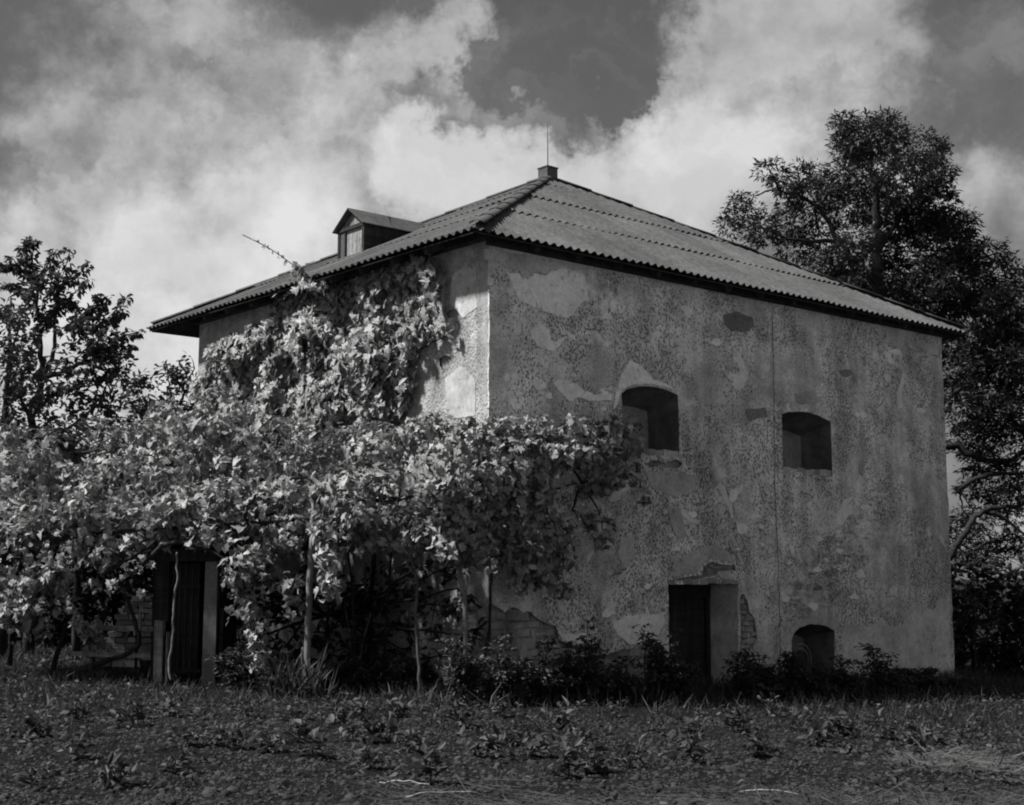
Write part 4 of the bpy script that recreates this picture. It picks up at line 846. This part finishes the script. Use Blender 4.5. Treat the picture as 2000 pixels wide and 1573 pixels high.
sh = [[(75, 560), (62, 510), (55, 468)], [(72, 555), (95, 525), (110, 488)], [(100, 580), (122, 540), (137, 488)], [(110, 560), (145, 545), (172, 514)], [(75, 545), (45, 530), (25, 505)], [(70, 540), (35, 525), (8, 518)], [(72, 575), (35, 560), (5, 558)], [(100, 610), (130, 585), (175, 548)], [(60, 520), (45, 490), (70, 470)], [(140, 640), (180, 615), (210, 578)], [(150, 650), (200, 630), (248, 582)], [(180, 680), (230, 660), (272, 648)], [(170, 690), (220, 680), (262, 676)], [(150, 600), (130, 590), (110, 575)],
      [(140, 640), (165, 610), (190, 600)], [(80, 640), (110, 610), (140, 590)], [(85, 620), (60, 600), (50, 570)], [(190, 650), (200, 600), (195, 578)], [(40, 640), (20, 620), (0, 610)], [(210, 640), (225, 620), (240, 610)]]
lc = [(80, 560, 22, 40), (75, 620, 30, 30), (110, 545, 24, 20), (150, 650, 34, 30), (190, 670, 44, 24), (150, 700, 44, 28), (200, 710, 50, 26), (240, 740, 36, 24), (120, 730, 40, 26), (170, 760, 50, 26), (220, 780, 44, 24), (110, 790, 44, 24), (60, 690, 36, 30), (180, 820, 50, 24), (70, 760, 36, 30), (215, 690, 30, 16)]
lt = tree('tree', 'slender dark fruit tree with upright leafy shoots at the garden edge', lb, [([(58, 1290), (58, 1000), (60, 880), (64, 800), (82, 740), (78, 660), (74, 580), (62, 500)], .12, .02), ([(82, 735), (104, 690), (108, 620), (112, 560)], .06, .015), ([(78, 745), (130, 722), (190, 700), (240, 670)], .07, .015), ([(64, 810), (110, 770), (190, 750)], .05, .015), ([(64, 830), (40, 780), (20, 740)], .05, .02), ([(95, 905), (120, 850), (180, 800)], .05, .02)], lc, YT, .6, 34, 8, .15, .16, 'oval', 'orchard_leaf', .6)
dat = cat_(shoots(sh, 120, .14)); V, F = leaves(*dat, 'oval'); mk('crown', V, F, 'orchard_leaf', lt)
s = MB()
for pts in sh: s.tube(smoothpts([P(x, y, YT) for x, y in pts], 4), .012, 4)
s.ob('shoot', 'bark', lt)
tree('tree', 'pale blurred bushy tree cut by the photo edge beside the fruit tree', footed(10, 1290, 26), [([(5, 1290), (8, 900), (15, 760), (20, 690)], .1, .03)], [(10, 620, 40, 34), (35, 660, 34, 34), (0, 700, 50, 50), (45, 730, 36, 40), (20, 790, 60, 50), (60, 830, 50, 40), (0, 860, 60, 50), (20, 580, 24, 20), (70, 880, 50, 40), (110, 850, 40, 40)], 26, .5, 34, 8, .14, .15, 'oval', 'orchard_leaf', .6)
tree('shrub', 'dense leafy shrub behind the vine left of the wall', footed(320, 1290, 29.5), [([(320, 1290), (320, 1000), (330, 850)], .08, .03)], [(330, 735, 44, 30), (290, 770, 50, 40), (360, 770, 30, 44), (320, 820, 60, 44), (380, 720, 10, 30), (260, 830, 50, 40), (370, 840, 40, 50), (220, 850, 50, 40), (310, 880, 60, 40), (240, 900, 60, 40)], 29.5, .5, 30, 8, .15, .16, 'oval', 'orchard_leaf', .6, cat='shrub')
tree('shrub', 'sunlit shrub between the fruit tree and the arbor', footed(150, 1290, 25.5), [([(150, 1290), (150, 1000), (140, 880)], .08, .03)], [(140, 850, 60, 36), (200, 860, 50, 40), (90, 880, 60, 40), (170, 900, 60, 40), (30, 900, 60, 40), (250, 870, 40, 36)], 25.5, .4, 34, 8, .13, .14, 'oval', 'shrub_leaf', .6, cat='shrub')
tree('shrub', 'added dark shrub deepening the shade under the arbor', footed(640, 1340, 23.2), [([(640, 1340), (640, 1200)], .03, .02)], [(500, 1170, 50, 60), (470, 1270, 50, 60), (560, 1150, 50, 60), (560, 1260, 60, 60), (640, 1180, 60, 60, -.3), (650, 1280, 60, 50), (720, 1170, 50, 60, -.8), (730, 1280, 50, 50, -.8), (790, 1170, 40, 60, -1.2), (800, 1270, 45, 50, -1.2), (850, 1180, 30, 60, -1.7), (860, 1280, 34, 50, -1.7), (895, 1150, 26, 50, -2.8), (905, 1240, 30, 40, -2.9), (870, 1110, 26, 30, -2.6), (820, 1110, 34, 34, -2.0)], 23.2, .3, 26, 8, .15, .16, 'oval', 'tree_leaf', .6, cat='shrub')  # dark leaf mass added to blacken the space below the arbor
# hedges that close the garden behind
def hedge(label, x0, x1, y0, y1, Y, dens, m, wob=18):
    h = thing('hedge', label, 'hedge', footed((x0 + x1) / 2, 1300, Y)); al = []; x = x0
    while x < x1:
        for y in np.arange(y0, y1, 52): p, nr = ell(*px_ellipse(x + random.uniform(-15, 15), y + random.uniform(-wob, wob) * (1 if y == y0 else .5), 52, 44, Y + random.uniform(-.4, .4), .6), int(dens), .4, 1.0); al.append(tufts(p, nr, 6, .2, .2, .4))
        x += 62
    V, F = leaves(*cat_(al), 'oval'); mk('foliage', V, F, m, h)['kind'] = 'stuff'
    s = MB()
    for x in np.arange(x0, x1, 70): s.tube(smoothpts([footed(x, 1300, Y), P(x + random.uniform(-20, 20), (y0 + 1300) / 2, Y), P(x + random.uniform(-30, 30), y0 + 20, Y)], 4, .02), lerp_r(.06, .02, 9), 5)
    s.ob('stem', 'bark', h)
hedge('dark hedge beyond the far corner under the big tree', 1830, 2120, 1150, 1400, 33, 46, 'tree_leaf')
hedge('shaded hedge behind the shed and the arbor', -120, 420, 930, 1330, 30, 34, 'tree_leaf')
tree('shrub', 'pale-leaved young shrub in front of the dark hedge', footed(1905, 1370, 31.8), [([(1905, 1370), (1905, 1200)], .03, .02)], [(1890, 1150, 22, 30), (1915, 1190, 34, 30), (1890, 1230, 26, 26), (1930, 1230, 24, 22)], 31.8, .2, 26, 8, .17, .2, 'narrow', 'orchard_leaf', .7, cat='shrub')
# ------------------------------------------------------------------ weeds along the foot of the walls
def weed(label, px, py_top, py_base, half, Y, n=150, size=.075, kind='oval', m='weed_leaf', name='weed_bush', grp='weeds along the wall foot'):
    b = footed(px, py_base, Y); t = thing(name, label, 'weed', b, grp); H = P(px, py_top, Y).z - b.z; W = half * Y / FPX; s = MB(); al = []
    for i in range(max(6, int(half / 3.4))):
        tip = b + Vector((random.gauss(0, W * .5), random.gauss(0, W * .4), H * random.choice([random.uniform(.3, .8), random.uniform(.6, 1.25)]))); st = b + Vector((random.gauss(0, W * .3), random.gauss(0, W * .3), -.05))
        q = smoothpts([st, (st + tip) / 2 + Vector((random.gauss(0, .04), 0, .05)), tip], 4); s.tube(q, lerp_r(.012, .005, len(q)), 4); qa = np.array([tuple(v) for v in q])
        k = n; i_ = RNG.integers(1, len(qa), k); d = rnd_dir(k); d[:, 2] = np.abs(d[:, 2]) * .3
        al.append((qa[i_] + d * RNG.uniform(.02, .15, (k, 1)), np.array([0, 0, 1.0]) + RNG.normal(0, .45, (k, 3)), d + np.array([0, 0, -.2]), RNG.uniform(size * .6, size * 1.3, k)))
    s.ob('stem', 'bark', t); V, F = leaves(*cat_(al), kind); mk('foliage', V, F, m, t)['kind'] = 'stuff'
for a in (('low dark weed bush at the foot of the pale peeling trunk', 905, 1270, 1365, 55, 19.6), ('dark weed bush below the fallen plaster by the corner', 985, 1262, 1365, 55, 19.9), ('spreading dark weed bush under the hanging vine', 1060, 1262, 1360, 60, 20.3), ('tall sprig of weed standing above the bushes left of the doorway', 1145, 1228, 1350, 16, 20.9), ('broad weed bush below the pale plaster patch', 1130, 1275, 1355, 55, 20.6), ('weed bush between the plaster patch and the doorway', 1215, 1300, 1358, 48, 20.9), ('tall weed bush in front of the doorway left edge', 1283, 1252, 1360, 50, 21.6), ('weed bush growing on the door sill', 1320, 1290, 1358, 34, 21.7),
          ('weed bush right of the doorway', 1455, 1290, 1362, 42, 22.6), ('weed sprig before the wire on the wall', 1490, 1280, 1362, 34, 22.9), ('dark weed bush left of the low niche', 1545, 1275, 1365, 34, 23.4), ('weed bush in front of the low niche', 1590, 1300, 1368, 40, 23.6), ('weed bush right of the low niche', 1650, 1295, 1368, 40, 24.2), ('tall thin weed on the open wall right of the niche', 1708, 1270, 1365, 26, 25), ('low wide weed bush on the open wall', 1745, 1308, 1368, 46, 25.3), ('low weed bush near the far corner', 1800, 1312, 1368, 44, 26), ('straggling weed at the far corner of the wall', 1850, 1325, 1370, 36, 26.6), ('weed bush in the shade behind the crooked trunk', 800, 1290, 1350, 60, 21.4), ('weed bush in the shade behind the arbor post', 690, 1300, 1345, 60, 21.6), ('weed tuft at the foot of the shed post', 465, 1280, 1340, 34, 20.9), ('leafy weed by the stake', 545, 1285, 1345, 30, 20.7)): weed(*a)
# reeds by the post
def blades(n, cx, cy, sx, sy, h0, h1, lean=.5):
    x = RNG.normal(cx, sx, n); y = RNG.normal(cy, sy, n); z = gz(x, y) - .01; T = np.array([0, 0, 1.0]) + RNG.normal(0, lean, (n, 3)) * np.array([1, 1, .2]); N = RNG.normal(0, 1, (n, 3)) * np.array([1, 1, .2]); return np.stack([x, y, z], 1), N, T, RNG.uniform(h0, h1, n)
rp_ = footed(575, 1345, 20.2); rd = thing('grass_tuft', 'tall reedy grass tuft at the foot of the arbor post', 'grass', rp_)
V, F = leaves(*blades(130, rp_.x, rp_.y, .22, .12, .4, .75, .35), 'blade'); o = mk('blades', V * 1.0, F, 'grass_blade', rd); o['kind'] = 'stuff'
# ------------------------------------------------------------------ ground cover
def in_view_xy(n, y0, y1, xm=.46):
    y = y0 + (y1 - y0) * RNG.random(n) ** 1.25; x = RNG.uniform(-xm, xm, n) * y; return x, y
def off_building(x, y): 
    u = (x - B0.x) * U3.x + (y - B0.y) * U3.y; v = (x - B0.x) * V3.x + (y - B0.y) * V3.y; return ~((u > U0) & (v > V0))
def stuff(name, label, V, F, m): o = mk(name, V, F, m); o['kind'] = 'stuff'; o['label'] = label; o['category'] = name.replace('_', ' '); return o
n = 80000; x, y = in_view_xy(n, 9, 30); left = np.clip((-x / y - .02) * 3.2, 0, 1); far = np.clip((y - 13.5) / 5, 0, 1); cl = np.clip(.55 + 2.2 * fbm(x * .8, y * .8, 3), 0, 1)
keep = (RNG.random(n) < np.clip((.12 + .95 * far * (.45 + .55 * left)) * cl, 0, 1)) & off_building(x, y); x, y = x[keep], y[keep]; n = len(x)
hh = RNG.uniform(.04, .14, n) * (.6 + .9 * np.clip((y - 14) / 6, 0, 1)); V, F = leaves(np.stack([x, y, gz(x, y) - .01], 1), RNG.normal(0, 1, (n, 3)) * [1, 1, .3], np.array([0, 0, 1.0]) + RNG.normal(0, .55, (n, 3)) * [1, 1, .2], hh * 1.3, 'blade')
stuff('grass', 'rough grass growing along the garden and wall foot', V, F, 'grass_blade')
n = 42000; x, y = in_view_xy(n, 9, 27); cl = np.clip(.45 + 2.6 * fbm(x * .9 + 7, y * .9, 3), 0, 1); far = np.clip((y - 11) / 7, .15, 1)
keep = (RNG.random(n) < cl * far) & off_building(x, y); x, y = x[keep], y[keep]; n = len(x)
V, F = leaves(np.stack([x, y, gz(x, y) + RNG.uniform(.0, .09, n)], 1), np.array([0, 0, 1.0]) + RNG.normal(0, .5, (n, 3)), RNG.normal(0, 1, (n, 3)) * [1, 1, .3], RNG.uniform(.035, .10, n), 'oval')
stuff('ground_weeds', 'low leafy weeds scattered over the tilled soil', V, F, 'grass_blade')
n = 7000; u_ = RNG.uniform(-1.5, UX + 1, n); w_ = np.abs(RNG.normal(0, .75, n)) + .02; x = B0.x + U3.x * u_ + V3.x * (V0 - w_); y = B0.y + U3.y * u_ + V3.y * (V0 - w_); k_ = RNG.random(n) < np.clip(.6 + 2 * fbm(u_ * 1.3, w_, 3), .1, 1); x, y = x[k_], y[k_]; n = len(x)
V, F = leaves(np.stack([x, y, gz(x, y) - .02], 1), RNG.normal(0, 1, (n, 3)) * [1, 1, .3], np.array([0, 0, 1.0]) + RNG.normal(0, .4, (n, 3)) * [1, 1, .2], RNG.uniform(.12, .42, n), 'blade')
stuff('tall_grass', 'tall shaded grass along the foot of the pitted wall', V, F, 'grass_blade')
# clods
oc = np.array([(1, 0, 0), (-1, 0, 0), (0, 1, 0), (0, -1, 0), (0, 0, 1), (0, 0, -1), (.6, .6, .5), (-.6, .5, .55), (.5, -.6, .5), (-.55, -.6, .45)]); of = np.array([(6, 4, 0), (6, 2, 4), (0, 2, 6), (7, 4, 2), (7, 1, 4), (2, 1, 7), (8, 0, 4), (8, 4, 3), (0, 8, 3), (9, 4, 1), (9, 3, 4), (1, 3, 9)])
n = 45000; x, y = in_view_xy(n, 8.8, 19); c = np.stack([x, y, gz(x, y)], 1); sz = RNG.gamma(1.3, .006, n) + .004
V = (c[:, None] + oc[None] * (1 + RNG.normal(0, .25, (n, 10, 1))) * sz[:, None, None] * np.array([1.2, 1.2, .8])).reshape(-1, 3); F = (of[None] + (np.arange(n) * 10)[:, None, None]).reshape(-1, 3)
stuff('soil_clods', 'crumbled clods of dark soil', V, F, 'clod')
# young crop plants
plant_me = []
for q in range(5):
    al = []; k = 46
    for st in range(7):
        tip = np.array([random.gauss(0, .09), random.gauss(0, .09), random.uniform(.12, .24)]); t_ = RNG.uniform(.25, 1, (8, 1)); al.append((t_ * tip + RNG.normal(0, .03, (8, 3)), np.array([0, 0, 1.0]) + RNG.normal(0, .45, (8, 3)), RNG.normal(0, 1, (8, 3)) * [1, 1, .4] + tip * 3, RNG.uniform(.06, .12, 8)))
    V, F = leaves(*cat_(al), 'oval'); me = bpy.data.meshes.new('crop_foliage'); me.from_pydata([tuple(v) for v in V], [], [tuple(int(i) for i in f) for f in F]); me.materials.append(MAT['weed_leaf']); plant_me.append(me)
sv_, sf_ = tube([(0, 0, -.03), (.01, 0, .08), (0, .01, .15)], [.008, .006, .004], 5); stem_me = bpy.data.meshes.new('stem'); stem_me.from_pydata([tuple(v) for v in sv_], [], sf_); stem_me.materials.append(MAT['bark'])
spots = [(425, 1455), (365, 1455), (215, 1535), (60, 1540), (150, 1480), (345, 1510), (460, 1462), (70, 1440), (610, 1475), (690, 1450), (530, 1470), (580, 1420), (660, 1410), (720, 1500), (760, 1450), (800, 1470), (840, 1530), (700, 1400), (890, 1420), (930, 1480), (1000, 1460), (1110, 1520), (1105, 1430), (1150, 1470), (1170, 1510), (1280, 1430), (1350, 1440), (1360, 1450), (1430, 1430), (1350, 1490), (1600, 1460), (1640, 1440), (1700, 1430), (1730, 1445), (1560, 1430), (1800, 1470), (1480, 1480), (1230, 1500), (260, 1420), (160, 1410), (330, 1400), (480, 1400), (780, 1400), (980, 1400), (1200, 1400), (1050, 1480), (1500, 1400), (1880, 1440)]
for i, (px, py) in enumerate(spots):
    d = ray(px, py); t_ = (-.15 - CZ) / d.z
    for _ in range(3): p = Vector((0, 0, CZ)) + d * t_; t_ = (float(gz(p.x, p.y)) - CZ) / d.z
    p = Vector((0, 0, CZ)) + d * t_; o = bpy.data.objects.new('crop_plant', None); COL.objects.link(o); o.location = p; f_ = bpy.data.objects.new('foliage', plant_me[i % 5]); COL.objects.link(f_); f_.parent = o; f_['kind'] = 'stuff'; f_ = bpy.data.objects.new('stem', stem_me); COL.objects.link(f_); f_.parent = o; sc_ = random.uniform(.75, 1.45); o.scale = (sc_, sc_, sc_ * random.uniform(.8, 1.2)); o.rotation_euler = (0, 0, random.uniform(0, 6.28))
    tag(o, 'small dark leafy crop plant standing on the bare soil of the plot', 'plant', 'young crop plants on the plot')
# dry stems raked along the front edge
def straw(n, cx, cy, sx, sy, hz, l0, l1, r, flat=.12, ang=None):
    Vs = []; Fs = []; k = 0
    for i in range(n):
        x = random.uniform(-sx, sx) + cx; y = cy + random.gauss(0, sy); a = random.gauss(ang if ang is not None else 0, .55) if ang is not None else random.uniform(0, 6.28); L = random.uniform(l0, l1); el = random.gauss(0, flat); z = float(gz(x, y)) + abs(random.gauss(0, hz)) + .01
        d = Vector((math.cos(a), math.sin(a), el)); b = Vector((random.gauss(0, .12), random.gauss(0, .12), -.1 * abs(random.gauss(0, 1)))) * L; p0 = Vector((x, y, z)) - d * L / 2; rr = r * random.uniform(.5, 1.4)
        sd = Vector((-d.y, d.x, 0)).normalized()
        for t in (0, .33, .66, 1): p = p0 + d * L * t + b * (4 * t * (1 - t) - .5); p.z = max(p.z, float(gz(p.x, p.y)) + .003); w = rr * (1 - .5 * t); Vs += [p + sd * w, p - sd * w, p + Vector((0, 0, w * 1.4))]
        for j in range(3):
            q = k + 3 * j; Fs += [(q, q + 3, q + 5), (q, q + 5, q + 2), (q + 2, q + 5, q + 4), (q + 2, q + 4, q + 1)]
        k += 12
    return np.array([tuple(v) for v in Vs]), np.array(Fs)
a = straw(900, 2.8, 11.3, 3.8, .5, .02, .15, .75, .004, .12, 0.0); b = straw(800, 3.4, 11.6, 1.5, .5, .04, .2, .7, .004, .2)
V = np.concatenate([a[0], b[0]]); F = np.concatenate([a[1], b[1] + len(a[0])]); stuff('dry_stems', 'dry stems and straw raked along the front edge of the plot', V, F, 'dry_stem')
d = ray(1870, 1500); pp = Vector((0, 0, CZ)) + d * ((-.3 - CZ) / d.z)
hp_ = thing('straw_heap', 'small tangled heap of pale dry stems on the soil', 'heap', (pp.x, pp.y, float(gz(pp.x, pp.y)))); a = straw(420, pp.x, pp.y, .5, .25, .05, .25, .7, .004, .16); mk('stems', a[0], a[1], 'straw', hp_)['kind'] = 'stuff'
for i, (px, py, an, L) in enumerate(((790, 1545, -.5, .5), (860, 1560, .1, .6), (1500, 1535, -.6, .55), (1690, 1540, .5, .4))):
    d = ray(px, py); pp = Vector((0, 0, CZ)) + d * ((-.15 - CZ) / d.z); z = float(gz(pp.x, pp.y)) + .03; dd = Vector((math.cos(an), math.sin(an), .05)) * L / 2
    o = thing('dry_stick', ['crooked dry stick pointing down at the front of the plot', 'thin dry stick lying level among the straw', 'bent dry stalk left of the straw heap', 'pale dry stalk beside the straw heap'][i], 'stick', (pp.x, pp.y, z)); q = smoothpts([Vector((pp.x, pp.y, z)) - dd, Vector((pp.x, pp.y, z + .03)), Vector((pp.x, pp.y, z)) + dd], 4, .006); MB().tube(q, lerp_r(.009, .005, len(q)), 5).ob('shaft', 'grey_wood', o)
